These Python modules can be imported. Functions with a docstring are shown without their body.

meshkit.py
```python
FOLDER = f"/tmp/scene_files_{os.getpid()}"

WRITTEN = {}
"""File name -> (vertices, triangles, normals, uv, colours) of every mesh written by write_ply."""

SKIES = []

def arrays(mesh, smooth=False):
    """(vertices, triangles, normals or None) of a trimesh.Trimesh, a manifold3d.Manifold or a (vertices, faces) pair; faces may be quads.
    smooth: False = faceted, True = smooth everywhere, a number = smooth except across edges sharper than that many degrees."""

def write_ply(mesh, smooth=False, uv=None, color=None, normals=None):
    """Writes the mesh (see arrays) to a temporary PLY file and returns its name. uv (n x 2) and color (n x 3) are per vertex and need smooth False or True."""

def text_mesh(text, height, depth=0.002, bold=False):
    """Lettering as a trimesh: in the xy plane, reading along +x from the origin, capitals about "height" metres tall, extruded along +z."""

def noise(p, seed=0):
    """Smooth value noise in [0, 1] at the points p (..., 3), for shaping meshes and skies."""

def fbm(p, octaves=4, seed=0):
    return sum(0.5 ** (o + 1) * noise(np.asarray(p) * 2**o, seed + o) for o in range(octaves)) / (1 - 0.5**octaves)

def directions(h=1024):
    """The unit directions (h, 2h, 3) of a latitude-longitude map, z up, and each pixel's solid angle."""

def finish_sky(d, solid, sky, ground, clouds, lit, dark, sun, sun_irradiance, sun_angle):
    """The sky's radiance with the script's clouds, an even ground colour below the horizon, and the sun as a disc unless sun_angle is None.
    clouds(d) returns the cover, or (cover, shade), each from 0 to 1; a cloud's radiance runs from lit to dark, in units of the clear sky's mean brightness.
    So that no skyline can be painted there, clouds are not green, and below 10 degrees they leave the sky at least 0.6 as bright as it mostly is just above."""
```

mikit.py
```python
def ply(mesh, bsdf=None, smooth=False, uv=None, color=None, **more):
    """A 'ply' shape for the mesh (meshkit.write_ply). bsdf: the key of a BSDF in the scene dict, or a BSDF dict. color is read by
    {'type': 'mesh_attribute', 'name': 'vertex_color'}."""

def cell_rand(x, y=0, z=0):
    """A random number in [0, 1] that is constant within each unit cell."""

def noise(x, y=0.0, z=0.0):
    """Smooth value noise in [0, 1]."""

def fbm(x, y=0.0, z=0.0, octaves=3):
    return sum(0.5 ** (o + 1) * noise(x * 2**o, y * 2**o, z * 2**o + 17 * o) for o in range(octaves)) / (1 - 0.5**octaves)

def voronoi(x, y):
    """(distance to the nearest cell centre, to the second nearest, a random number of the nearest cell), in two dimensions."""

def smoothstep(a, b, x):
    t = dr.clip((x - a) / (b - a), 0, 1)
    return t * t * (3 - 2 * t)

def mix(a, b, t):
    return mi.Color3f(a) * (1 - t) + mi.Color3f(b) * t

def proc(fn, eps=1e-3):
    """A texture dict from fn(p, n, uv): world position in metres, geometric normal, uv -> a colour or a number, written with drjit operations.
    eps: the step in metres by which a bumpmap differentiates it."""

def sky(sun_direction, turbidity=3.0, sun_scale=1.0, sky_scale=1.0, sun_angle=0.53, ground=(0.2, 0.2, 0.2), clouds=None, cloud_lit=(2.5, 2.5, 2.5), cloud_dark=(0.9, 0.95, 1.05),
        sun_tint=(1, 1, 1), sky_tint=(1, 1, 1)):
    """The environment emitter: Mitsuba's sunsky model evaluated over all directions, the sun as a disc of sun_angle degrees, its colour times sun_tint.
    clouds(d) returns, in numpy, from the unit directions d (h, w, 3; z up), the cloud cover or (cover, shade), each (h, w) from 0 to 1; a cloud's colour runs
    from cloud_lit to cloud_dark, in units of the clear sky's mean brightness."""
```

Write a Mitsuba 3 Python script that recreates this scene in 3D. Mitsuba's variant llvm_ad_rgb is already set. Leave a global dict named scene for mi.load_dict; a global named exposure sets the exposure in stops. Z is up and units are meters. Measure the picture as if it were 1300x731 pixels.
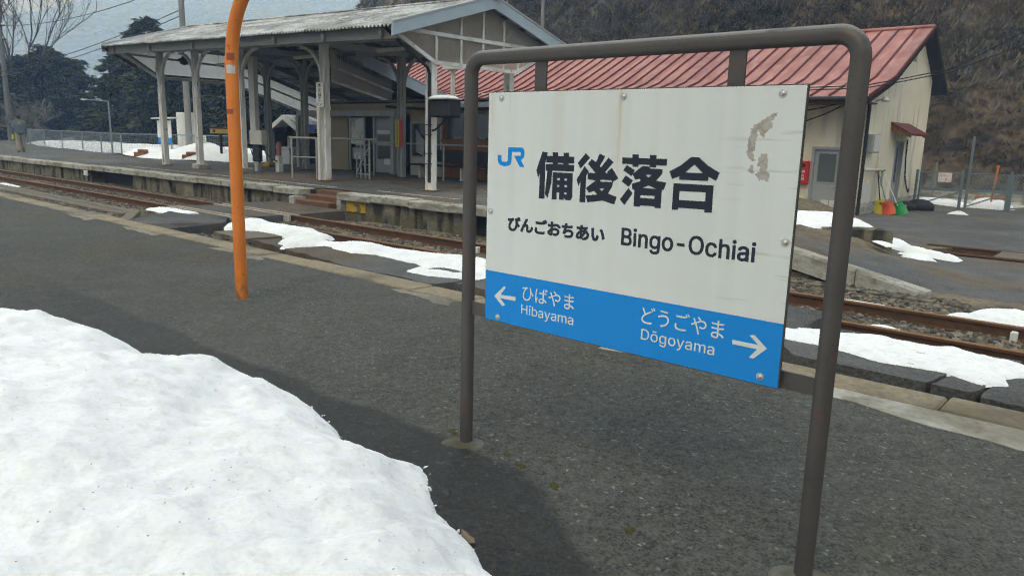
import math, json
import numpy as np, trimesh, shapely
import mitsuba as mi, drjit as dr
import mikit, meshkit
from mikit import proc, ply, noise, fbm, voronoi, cell_rand, smoothstep, mix
from shapely.geometry import Polygon, Point, LineString
from scipy.spatial import Delaunay

T = mi.ScalarTransform4f
rng = np.random.RandomState(7)
scene, labels = {}, {}

# ------------------------------------------------------------------ camera, sky, exposure
EYE = np.array([0.0, 0.0, 1.3])
YAW, PITCH, ROLL = -0.716898, 0.198134, 0.0263544
FW = np.array([math.sin(YAW) * math.cos(PITCH), math.cos(YAW) * math.cos(PITCH), -math.sin(PITCH)])
R0 = np.array([math.cos(YAW), -math.sin(YAW), 0.0])
U0 = np.cross(R0, FW)
UP = -R0 * math.sin(ROLL) + U0 * math.cos(ROLL)
scene['camera'] = {'type': 'perspective', 'fov': math.degrees(2 * math.atan(650 / 952.024)), 'fov_axis': 'x',
                   'near_clip': 0.05, 'far_clip': 6000.0, 'medium': {'type': 'ref', 'id': 'air'},
                   'to_world': T().look_at(origin=EYE.tolist(), target=(EYE + FW).tolist(), up=UP.tolist())}
exposure = 2.12
scene['sky'] = mikit.sky((0.15, -0.6, 0.72), turbidity=3, sun_scale=0.42, sun_angle=38, sky_scale=1.0, sun_tint=(0.72, 0.97, 1.36),
                         clouds=lambda d: (np.ones(d.shape[:2]), 0.25 + 0.5 * meshkit.fbm(d * 3.0, 4)),
                         cloud_lit=(2.40, 2.75, 3.18), cloud_dark=(1.8, 2.12, 2.55), ground=(0.12, 0.12, 0.12))

# ------------------------------------------------------------------ materials
def C(*v):
    return {'type': 'rgb', 'value': list(v)}

def two(b):
    return {'type': 'twosided', 'b': b}

def pr(color, rough=0.7, metallic=0.0, spec=0.4, **k):
    return two({'type': 'principled', 'base_color': color if isinstance(color, dict) else C(*color), 'roughness': rough,
                'metallic': metallic, 'specular': spec, **k})

def bump(inner, fn, scale, eps=2e-3):
    return two({'type': 'bumpmap', 'arbitrary': proc(fn, eps), 'scale': scale, 'b': inner['b']})

def foot_strip_mask(p):
    # irregular strip of darker, smoother asphalt along the foot of the snow heap
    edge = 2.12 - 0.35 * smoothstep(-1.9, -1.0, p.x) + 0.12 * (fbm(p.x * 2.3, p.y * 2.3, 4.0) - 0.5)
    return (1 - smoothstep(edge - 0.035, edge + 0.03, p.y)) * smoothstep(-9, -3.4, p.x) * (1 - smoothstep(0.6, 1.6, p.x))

def asphalt_col(p, n, uv):
    big = fbm(p.x * 0.45, p.y * 0.45, 1.0)
    mid = fbm(p.x * 4.0, p.y * 4.0, 2.0)
    a = cell_rand(p.x * 120 + 0.6 * noise(p.x * 70, p.y * 70), p.y * 120, 3)
    b = cell_rand(p.x * 62 + noise(p.x * 40, p.y * 40), p.y * 62, 9)
    g = noise(p.x * 34, p.y * 34, 6.0)
    v = 0.098 + 0.040 * (big - 0.5) + 0.034 * (mid - 0.5) + 0.058 * (a - 0.5) + 0.030 * (b - 0.5) + 0.034 * (g - 0.5)
    v = v + dr.select(b > 0.982, 0.07 * (a + 0.3), 0.0) + dr.select((a > 0.9975) & (b > 0.4), 0.17, 0.0)
    warm = smoothstep(0.52, 0.72, fbm(p.x * 0.8 + 7, p.y * 0.8, 5.0))
    v = v * 0.73 * (1 - 0.66 * foot_strip_mask(p))
    v = dr.maximum(v, 0.016)
    return mix((1.0, 1.0, 1.0), (1.10, 1.0, 0.86), warm) * mi.Color3f(v, v * 1.01, v * 0.93)

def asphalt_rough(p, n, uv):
    return 0.86 - 0.40 * foot_strip_mask(p)

def asphalt_h(p, n, uv):
    return noise(p.x * 130, p.y * 130) * 0.6 + noise(p.x * 55, p.y * 55, 2.0) * 0.7 + fbm(p.x * 9, p.y * 9, 4.0) * 1.5

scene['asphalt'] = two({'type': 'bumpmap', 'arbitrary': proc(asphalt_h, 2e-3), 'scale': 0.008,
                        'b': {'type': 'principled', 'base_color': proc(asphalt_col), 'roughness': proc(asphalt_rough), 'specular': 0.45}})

def asphalt2_col(p, n, uv):
    big = fbm(p.x * 0.35, p.y * 0.6, 1.0, 4)
    mid = fbm(p.x * 3.0, p.y * 3.0, 2.0)
    a = cell_rand(p.x * 60, p.y * 60, p.z * 60)
    v = 0.082 + 0.06 * (big - 0.5) + 0.05 * (mid - 0.5) + 0.055 * (a - 0.5)
    br = smoothstep(0.5, 0.75, fbm(p.x * 0.5 + 20, p.y * 0.9, 3.0))
    return mix((1, 1, 1), (1.25, 1.02, 0.78), br) * dr.maximum(v, 0.02)

scene['asphalt_old'] = pr(proc(asphalt2_col), 0.85)

def stone_col_fn(base, moss, dark):
    def fn(p, n, uv):
        q = mi.Point3f(p.x, p.y, p.z)
        a = fbm(q.x * 2.2, q.y * 2.2, q.z * 5.0, 4)
        b = fbm(q.x * 9 + 3, q.y * 9, q.z * 14)
        c = fbm(q.x * 38, q.y * 38, q.z * 38)
        col = mix(base, dark, smoothstep(0.42, 0.72, a))
        col = mix(col, moss, 0.7 * smoothstep(0.5, 0.72, b))
        return col * (0.72 + 0.56 * c)
    return fn

scene['coping'] = pr(proc(stone_col_fn((0.235, 0.195, 0.135), (0.19, 0.18, 0.155), (0.14, 0.118, 0.085))), 0.9)
scene['coping_grey'] = pr(proc(stone_col_fn((0.36, 0.35, 0.32), (0.17, 0.16, 0.12), (0.21, 0.195, 0.16))), 0.9)

def mason_col(p, n, uv):
    a = fbm(p.x * 1.3, p.y, p.z * 1.1, 4)
    drip = fbm(p.x * 7, p.y, p.z * 0.8, 3)
    c = fbm(p.x * 25, p.y * 25, p.z * 25)
    col = mix((0.15, 0.135, 0.10), (0.035, 0.034, 0.030), smoothstep(0.42, 0.62, drip))
    col = mix(col, (0.27, 0.24, 0.18), 0.8 * smoothstep(0.56, 0.76, a))
    col = mix(col, (0.10, 0.09, 0.045), 0.6 * smoothstep(0.5, 0.75, fbm(p.x * 2.1 + 9, p.y, p.z * 4, 3)))
    return col * (0.6 + 0.8 * c)

def mason_h(p, n, uv):
    return fbm(p.x * 12, p.y * 12, p.z * 12, 4)

scene['masonry'] = bump(pr(proc(mason_col), 0.92), mason_h, 0.04, 5e-3)

def dirt_col(p, n, uv):
    a = fbm(p.x * 1.1, p.y * 1.1, p.z, 4)
    c = fbm(p.x * 17, p.y * 17, p.z * 17, 3)
    s = cell_rand(p.x * 28, p.y * 28, p.z * 28)
    col = mix((0.085, 0.070, 0.050), (0.16, 0.13, 0.09), smoothstep(0.35, 0.7, a))
    return col * (0.35 + 0.8 * c + 0.45 * s)

scene['dirt'] = pr(proc(dirt_col), 0.95)
scene['timber_old'] = pr(proc(lambda p, n, uv: mix((0.105, 0.092, 0.075), (0.19, 0.168, 0.135), fbm(p.x * 6, p.y * 30, p.z * 30)) * (0.6 + 0.7 * fbm(p.x * 2, p.y * 90, 3.0))), 0.9)
for i, c in enumerate(((0.14, 0.125, 0.105), (0.085, 0.075, 0.065), (0.23, 0.20, 0.16), (0.045, 0.042, 0.04))):
    scene['pebble_%s' % 'abcd'[i]] = pr(c, 0.9)

def rust_col(p, n, uv):
    a = fbm(p.x * 3, p.y * 40, p.z * 40, 3)
    c = fbm(p.x * 22, p.y * 22, p.z * 22, 3)
    top = smoothstep(0.5, 0.9, n.z) * smoothstep(-0.335, -0.322, p.z)
    col = mix((0.055, 0.028, 0.017), (0.13, 0.058, 0.026), a) * (0.6 + 0.7 * c)
    return mix(col, mix((0.16, 0.085, 0.045), (0.26, 0.13, 0.045), c), top)

scene['rail_rust'] = pr(proc(rust_col), 0.7, spec=0.5)

def snow_col(p, n, uv):
    grime = smoothstep(0.52, 0.74, fbm(p.x * 1.9 + 5, p.y * 1.9, p.z * 2, 3))
    s = cell_rand(p.x * 210, p.y * 210, p.z * 210)
    clus = smoothstep(0.55, 0.7, fbm(p.x * 5 + 3, p.y * 5, p.z * 5, 3))
    speck = dr.select(s > 1 - 0.035 * grime * clus - 0.0012, 1.0, 0.0)
    thin = fbm(p.x * 7, p.y * 7, p.z * 7, 3)
    col = mix((0.87, 0.885, 0.905), (0.76, 0.78, 0.80), 0.55 * grime + 0.3 * smoothstep(0.5, 0.8, thin))
    gr = cell_rand(p.x * 95 + noise(p.x * 60, p.y * 60, p.z * 60), p.y * 95, p.z * 95)
    col = col * (1 - 0.09 * gr * gr - 0.10 * smoothstep(0.45, 0.75, fbm(p.x * 24, p.y * 24, p.z * 24, 3)))
    return mix(col, (0.12, 0.11, 0.10), 0.75 * speck)

def snow_h(p, n, uv):
    return 0.5 * fbm(p.x * 14, p.y * 14, p.z * 14, 3) + 0.30 * noise(p.x * 110, p.y * 110, p.z * 110) + 0.2 * noise(p.x * 260, p.y * 260, p.z * 260)

scene['snow'] = bump(pr(proc(snow_col), 0.75, spec=0.3), snow_h, 0.010, 2e-3)

def sign_col(p, n, uv):
    streak = fbm(p.x * 26, 2.0, p.z * 0.9, 4)
    run = smoothstep(0.56, 0.82, fbm(p.x * 9, 5.0, p.z * 0.35, 3)) * smoothstep(0.75, 1.47, p.z)
    smear = smoothstep(0.68, 0.8, fbm(p.x * 5, 1.0, p.z * 45, 3)) * smoothstep(-1.1, -0.9, p.x)
    rust = (dr.exp(-dr.square((p.x + 1.417) / 0.007)) * smoothstep(1.05, 1.46, p.z) + 0.6 * dr.exp(-dr.square((p.x + 1.995) / 0.016)) * smoothstep(1.2, 1.47, p.z)
            + 0.4 * dr.exp(-dr.square((p.x + 1.905) / 0.006)) * smoothstep(1.3, 1.46, p.z))
    col = mix((0.65, 0.675, 0.67), (0.59, 0.615, 0.615), streak)
    col = mix(col, (0.55, 0.545, 0.50), 0.55 * run)
    col = mix(col, (0.42, 0.41, 0.38), 0.5 * smear)
    return mix(col, (0.46, 0.30, 0.13), 0.42 * dr.minimum(rust, 1.0))

scene['sign_white'] = pr(proc(sign_col), 0.38, spec=0.5)
scene['sign_blue'] = pr((0.003, 0.225, 0.66), 0.45, spec=0.3)
scene['letter_black'] = pr((0.012, 0.018, 0.033), 0.4)
scene['letter_white'] = pr((0.62, 0.65, 0.64), 0.4)
scene['bare_metal'] = pr(proc(lambda p, n, uv: mix((0.40, 0.375, 0.345), (0.30, 0.28, 0.25), smoothstep(0.35, 0.65, fbm(p.x * 60, 1.0, p.z * 60, 3)))), 0.6)

def brown_steel(p, n, uv):
    a = fbm(p.x * 14, p.y * 14, p.z * 9, 4)
    b = smoothstep(0.62, 0.72, fbm(p.x * 22 + 4, p.y * 22, p.z * 17, 3))
    sp = dr.select(cell_rand(p.x * 260, p.y * 260, p.z * 260) > 0.985, 0.5, 0.0)
    col = mix((0.074, 0.067, 0.066), (0.050, 0.045, 0.045), a)
    col = mix(col, (0.26, 0.25, 0.235), 0.75 * smoothstep(0.45, 0.8, n.z) * smoothstep(0.25, 0.55, a + 0.25 * smoothstep(-0.9, -1.6, p.x)))  # upward faces paled: dust plus the top highlight put into the colour
    col = mix(col, (0.095, 0.05, 0.036), 0.45 * b)
    return col * (1.0 - 0.5 * sp)

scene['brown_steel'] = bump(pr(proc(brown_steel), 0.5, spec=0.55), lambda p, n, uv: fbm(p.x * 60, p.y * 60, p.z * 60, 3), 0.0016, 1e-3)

def orange_col(p, n, uv):
    a = fbm(p.x * 12, p.y * 12, p.z * 5, 4)
    sp = smoothstep(0.76, 0.84, fbm(p.x * 45, p.y * 45, p.z * 40, 2))
    edge = smoothstep(0.60, 0.72, fbm(p.x * 30 + 2, p.y * 30, p.z * 3, 3))
    col = mix((0.72, 0.215, 0.030), (0.58, 0.155, 0.022), a)
    col = mix(col, (0.66, 0.27, 0.08), 0.4 * edge)
    low = (1 - smoothstep(0.02, 0.22, p.z)) * smoothstep(0.3, 0.6, fbm(p.x * 30, p.y * 30, p.z * 18, 3))
    return mix(mix(col, (0.13, 0.075, 0.045), 0.75 * low), (0.16, 0.06, 0.03), 0.8 * sp)

scene['orange_paint'] = pr(proc(orange_col), 0.48, spec=0.5)
scene['tape_red'] = pr((0.30, 0.065, 0.03), 0.5)
scene['silver'] = pr((0.55, 0.56, 0.56), 0.35, metallic=0.4)
scene['bolt_steel'] = pr((0.55, 0.54, 0.52), 0.35, metallic=0.8)

def white_steel(p, n, uv):
    a = fbm(p.x * 6, p.y * 6, p.z * 2.0, 4)
    low = 1 - smoothstep(0.05, 0.5, p.z)
    b = smoothstep(0.66, 0.78, fbm(p.x * 11 + 4, p.y * 11, p.z * 4, 3) + 0.14 * low)
    col = mix((0.82, 0.82, 0.80), (0.64, 0.64, 0.62), smoothstep(0.35, 0.7, a))
    return mix(col, (0.20, 0.11, 0.06), 0.6 * b)

scene['white_steel'] = pr(proc(white_steel), 0.55)
scene['grey_steel'] = pr(proc(lambda p, n, uv: mix((0.42, 0.43, 0.42), (0.30, 0.30, 0.295), fbm(p.x * 8, p.y * 8, p.z * 3, 4))), 0.55)
scene['dark_wood'] = pr(proc(lambda p, n, uv: mix((0.20, 0.205, 0.205), (0.11, 0.115, 0.115), fbm(p.x * 3, p.y * 12, p.z * 12, 3))), 0.8)

def roofcorr(p, n, uv):
    a = fbm(p.x * 1.2, p.y * 2.5, 1.0, 4)
    c = fbm(p.x * 9, p.y * 12, 3.0, 3)
    col = mix((0.52, 0.53, 0.53), (0.31, 0.31, 0.305), smoothstep(0.35, 0.65, a)) * (0.6 + 0.8 * c)
    return mix(col, (0.12, 0.085, 0.06), 0.5 * smoothstep(0.6, 0.75, fbm(p.x * 5 + 9, p.y * 3, 7.0, 3)))

scene['roof_corrugated'] = pr(proc(roofcorr), 0.8)
scene['verge_blue'] = pr(proc(lambda p, n, uv: mix((0.44, 0.54, 0.62), (0.37, 0.45, 0.52), fbm(p.x * 4, p.y * 4, p.z * 4, 3))), 0.5)
scene['polycarb'] = {'type': 'principledthin', 'base_color': proc(lambda p, n, uv: mix((0.88, 0.83, 0.77), (0.70, 0.64, 0.57), smoothstep(0.3, 0.72, fbm(p.y * 1.1, p.z * 1.3, p.x, 4)))),
                     'roughness': 0.25, 'spec_trans': 0.30, 'eta': 1.2, 'diff_trans': 1.1}
scene['polycarb_white'] = {'type': 'principledthin', 'base_color': proc(lambda p, n, uv: mix((0.92, 0.92, 0.91), (0.84, 0.84, 0.82), fbm(p.y * 3, p.z * 2, p.x, 3))), 'roughness': 0.5,
                           'spec_trans': 0.0, 'eta': 1.3, 'diff_trans': 1.5}

def redroof(p, n, uv):
    a = fbm(p.x * 0.6, p.y * 0.9, 2.0, 4)
    c = fbm(p.x * 4, p.y * 2.0, 5.0, 3)
    r = cell_rand((p.x + 0.26) / 0.52, 0, 0)
    col = mix((0.42, 0.175, 0.15), (0.33, 0.13, 0.112), smoothstep(0.3, 0.7, a))
    return mix(col, (0.46, 0.24, 0.21), 0.6 * smoothstep(0.4, 0.75, c)) * (0.88 + 0.24 * r)

scene['roof_red'] = pr(proc(redroof), 0.5, spec=0.4)
scene['seam_red'] = pr((0.11, 0.028, 0.028), 0.55)

def plaster(p, n, uv):
    a = fbm(p.x * 0.5, p.y * 0.5, p.z * 0.7, 4)
    drip = fbm(p.x * 4, p.y * 4, p.z * 0.5, 3)
    base = 1 - smoothstep(-0.7, 0.3, p.z)
    col = mix((0.76, 0.70, 0.55), (0.68, 0.62, 0.48), smoothstep(0.3, 0.7, a))
    col = mix(col, (0.36, 0.335, 0.26), 0.55 * smoothstep(0.52, 0.75, drip))
    return mix(col, (0.30, 0.275, 0.20), 0.5 * base * smoothstep(0.4, 0.6, fbm(p.x * 3 + 3, p.y * 3, p.z * 2, 3)))

scene['plaster'] = pr(proc(plaster), 0.85)
scene['plaster_tan'] = pr((0.40, 0.335, 0.22), 0.85)
scene['plaster_pale'] = pr((0.50, 0.47, 0.40), 0.85)

def orangewood(p, n, uv):
    g = fbm(p.x * 22, p.y * 22, p.z * 2.0, 4)
    k = fbm(p.x * 2, p.y, p.z * 1.3, 4)
    return mix(mix((0.33, 0.145, 0.045), (0.22, 0.085, 0.025), g), (0.15, 0.075, 0.04), 0.7 * smoothstep(0.5, 0.7, k))

scene['wood_orange'] = pr(proc(orangewood), 0.6)
scene['wood_brown'] = pr((0.12, 0.055, 0.03), 0.7)
scene['step_red'] = pr(proc(lambda p, n, uv: mix((0.17, 0.085, 0.05), (0.10, 0.055, 0.038), fbm(p.x * 5, p.y * 9, p.z * 9, 3))), 0.9)
scene['yellow_paint'] = pr(proc(lambda p, n, uv: mix((0.46, 0.30, 0.03), (0.14, 0.12, 0.085), smoothstep(0.5, 0.62, fbm(p.x * 7, p.y * 7, p.z * 6, 4)))), 0.8)
scene['glass_dark'] = pr((0.030, 0.034, 0.036), 0.08, spec=0.8)
scene['pane'] = {'type': 'thindielectric', 'int_ior': 1.5}
scene['alu'] = pr((0.36, 0.37, 0.37), 0.4, metallic=0.3)
scene['alu_door'] = pr((0.33, 0.345, 0.36), 0.5)
scene['red_enamel'] = pr((0.50, 0.022, 0.02), 0.35)
scene['black_matt'] = pr((0.018, 0.018, 0.02), 0.6)
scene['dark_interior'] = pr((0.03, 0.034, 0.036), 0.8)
scene['interior_beige'] = pr((0.30, 0.255, 0.17), 0.8)
scene['paper_white'] = pr((0.72, 0.72, 0.70), 0.7)
scene['paper_grey'] = pr((0.38, 0.40, 0.42), 0.7)
scene['print_blue'] = pr((0.03, 0.07, 0.32), 0.6)
scene['print_red'] = pr((0.52, 0.05, 0.045), 0.6)
scene['print_yellow'] = pr((0.62, 0.50, 0.04), 0.6)
scene['print_green'] = pr((0.04, 0.20, 0.07), 0.6)
scene['print_grey'] = pr((0.24, 0.25, 0.25), 0.7)
scene['conduit_white'] = pr((0.62, 0.61, 0.58), 0.5)
scene['concrete_pole'] = pr(proc(lambda p, n, uv: mix((0.27, 0.265, 0.245), (0.18, 0.175, 0.16), fbm(p.x * 9, p.y * 9, p.z * 1.1, 4))), 0.9)
scene['fence_grey'] = pr((0.22, 0.255, 0.28), 0.5, metallic=0.2)
scene['gate_blue'] = pr((0.13, 0.165, 0.19), 0.5)
scene['cable_black'] = pr((0.02, 0.02, 0.022), 0.6)
scene['moss'] = pr(proc(lambda p, n, uv: mix((0.075, 0.062, 0.014), (0.04, 0.042, 0.014), fbm(p.x * 60, p.y * 60, p.z * 60, 3))), 0.95)
scene['leaf_brown'] = pr((0.19, 0.145, 0.11), 0.8)
scene['brick_orange'] = pr((0.24, 0.12, 0.065), 0.85)

def bark_col(p, n, uv):
    return mix((0.085, 0.072, 0.06), (0.15, 0.13, 0.11), fbm(p.x * 3, p.y * 3, p.z * 1.2, 3))

scene['bark'] = pr(proc(bark_col), 0.95)
scene['twig'] = pr((0.105, 0.09, 0.08), 0.95)
scene['twig_pale'] = pr((0.19, 0.17, 0.145), 0.95)
scene['needle_a'] = pr((0.034, 0.052, 0.034), 0.8, spec=0.25)
scene['needle_b'] = pr((0.062, 0.080, 0.050), 0.8, spec=0.25)
scene['needle_c'] = pr((0.095, 0.098, 0.06), 0.8, spec=0.25)
scene['scrub_brown'] = pr((0.085, 0.066, 0.045), 0.95)
scene['scrub_ochre'] = pr((0.19, 0.155, 0.105), 0.95)
scene['scrub_green'] = pr((0.040, 0.045, 0.022), 0.95)

def cliff_col(p, n, uv):
    a = fbm(p.x * 0.16, p.y * 0.16, p.z * 0.22, 4)
    b = fbm(p.x * 0.5 + 8, p.y * 0.5, p.z * 0.7, 4)
    c = fbm(p.x * 3.4, p.y * 3.4, p.z * 1.5, 4)
    col = mix((0.080, 0.060, 0.040), (0.17, 0.128, 0.085), smoothstep(0.36, 0.62, b))
    col = mix(col, (0.022, 0.021, 0.018), 0.8 * smoothstep(0.54, 0.66, fbm(p.x * 1.1 + 5, p.y * 1.1, p.z * 1.5, 4)))
    col = mix(col, (0.036, 0.036, 0.030), 0.75 * smoothstep(0.45, 0.62, a))
    rock = smoothstep(0.56, 0.66, fbm(p.x * 0.32 + 3, p.y * 0.32, p.z * 0.42, 4)) * smoothstep(0.4, 0.55, c)
    col = mix(col, (0.20, 0.19, 0.175), 0.7 * rock)
    return col * (0.22 + 1.15 * c) * (0.5 + 0.9 * noise(p.x * 8, p.y * 8, p.z * 3.5))

def cliff_h(p, n, uv):
    return fbm(p.x * 2.4, p.y * 2.4, p.z * 1.3, 5)

scene['cliff'] = bump(pr(proc(cliff_col), 0.95), cliff_h, 0.4, 2e-2)

def mountain_col(p, n, uv):
    a = fbm(p.x * 0.005, p.y * 0.005, p.z * 0.009, 5)
    c = fbm(p.x * 0.045, p.y * 0.045, p.z * 0.04, 3)
    col = mix((0.055, 0.055, 0.045), (0.105, 0.092, 0.075), smoothstep(0.35, 0.65, a))
    return mix(col, (0.03, 0.042, 0.03), smoothstep(0.52, 0.62, fbm(p.x * 0.02 + 4, p.y * 0.02, p.z * 0.02, 4))) * (0.6 + 0.8 * c)

scene['far_wood'] = pr(proc(mountain_col), 0.95)

# ------------------------------------------------------------------ helpers
def key_for(name):
    if name not in labels and name not in scene and not any(k.startswith(name + '__') for k in scene):
        return name
    i = 1
    while True:
        k = '%s_%03d' % (name, i)
        if k not in labels and k not in scene and not any(q.startswith(k + '__') for q in scene):
            return k
        i += 1

COUNT = {}
def part(parent, name, mesh, mat, smooth=False, label=None, kind=None):
    k = parent + '__' + name
    if k in COUNT:
        COUNT[k] += 1
        k2 = '%s_%03d' % (k, COUNT[k])
    else:
        COUNT[k] = 0
        k2 = k
    scene[k2] = ply(mesh, mat, smooth)
    if label or kind:
        labels[k2] = {}
        if label: labels[k2]['label'] = label
        if kind: labels[k2]['kind'] = kind
    return k2

def thing(name, label, cat, group=None):
    k = key_for(name)
    labels[k] = {'label': label, 'category': cat}
    if group: labels[k]['group'] = group
    return k

def solo(name, label, cat, mesh, mat, smooth=False, group=None):
    k = thing(name, label, cat, group)
    scene[k] = ply(mesh, mat, smooth)
    return k

def struct(name, label, mesh=None, mat=None, smooth=False, kind='structure'):
    labels[name] = {'kind': kind, 'label': label}
    if mesh is not None:
        scene[name] = ply(mesh, mat, smooth)
    return name

def tm(v, f):
    return trimesh.Trimesh(np.asarray(v, float), np.asarray(f, int), process=False)

def cat(*ms):
    ms = [m for m in (ms[0] if len(ms) == 1 and isinstance(ms[0], (list, tuple)) else ms)]
    vs, fs, n = [], [], 0
    for m in ms:
        vs.append(np.asarray(m.vertices)); fs.append(np.asarray(m.faces) + n); n += len(m.vertices)
    return tm(np.vstack(vs), np.vstack(fs))

def box(x0, x1, y0, y1, z0, z1, ch=0.0):
    x0, x1 = sorted((x0, x1)); y0, y1 = sorted((y0, y1)); z0, z1 = sorted((z0, z1))
    if ch <= 0:
        v = [[x, y, z] for x in (x0, x1) for y in (y0, y1) for z in (z0, z1)]
        return tm(v, [[0, 1, 3], [0, 3, 2], [4, 6, 7], [4, 7, 5], [0, 4, 5], [0, 5, 1], [2, 3, 7], [2, 7, 6], [0, 2, 6], [0, 6, 4], [1, 5, 7], [1, 7, 3]])
    c = min(ch, (x1 - x0) / 2.01, (y1 - y0) / 2.01, (z1 - z0) / 2.01)
    pts = []
    for x, sx in ((x0, 1), (x1, -1)):
        for y, sy in ((y0, 1), (y1, -1)):
            for z, sz in ((z0, 1), (z1, -1)):
                pts += [[x + sx * c, y + sy * c, z], [x + sx * c, y, z + sz * c], [x, y + sy * c, z + sz * c]]
    return hull(pts)

def hull(pts):
    m = trimesh.convex.convex_hull(np.asarray(pts, float))
    return tm(m.vertices, m.faces)

def frame_of(t):
    t = np.asarray(t, float); t = t / np.linalg.norm(t)
    a = np.cross(t, [0, 0, 1.0]) if abs(t[2]) < 0.95 else np.cross(t, [1.0, 0, 0])
    a /= np.linalg.norm(a)
    return a, np.cross(t, a)

def tube(pts, r, sides=10, caps=True):
    p = np.asarray(pts, float)
    t = np.gradient(p, axis=0); t /= np.linalg.norm(t, axis=1, keepdims=True) + 1e-12
    r = np.broadcast_to(r, (len(p),))
    a, b = frame_of(t[0])
    rings = []
    for i in range(len(p)):
        a = a - t[i] * (a @ t[i]); a /= np.linalg.norm(a); b = np.cross(t[i], a)
        ang = np.arange(sides) * 2 * np.pi / sides
        rings.append(p[i] + r[i] * (np.cos(ang)[:, None] * a + np.sin(ang)[:, None] * b))
    v = np.vstack(rings)
    i, j = np.meshgrid(np.arange(len(p) - 1), np.arange(sides), indexing='ij')
    q = np.stack([i * sides + j, i * sides + (j + 1) % sides, (i + 1) * sides + (j + 1) % sides, (i + 1) * sides + j], -1).reshape(-1, 4)
    f = np.vstack([q[:, [0, 1, 2]], q[:, [0, 2, 3]]])
    if caps:
        n = len(v)
        v = np.vstack([v, p[:1], p[-1:]])
        k = np.arange(sides); o = (len(p) - 1) * sides
        f = np.vstack([f, np.stack([k * 0 + n, (k + 1) % sides, k], 1), np.stack([k * 0 + n + 1, o + k, o + (k + 1) % sides], 1)])
    return tm(v, f)

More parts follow.
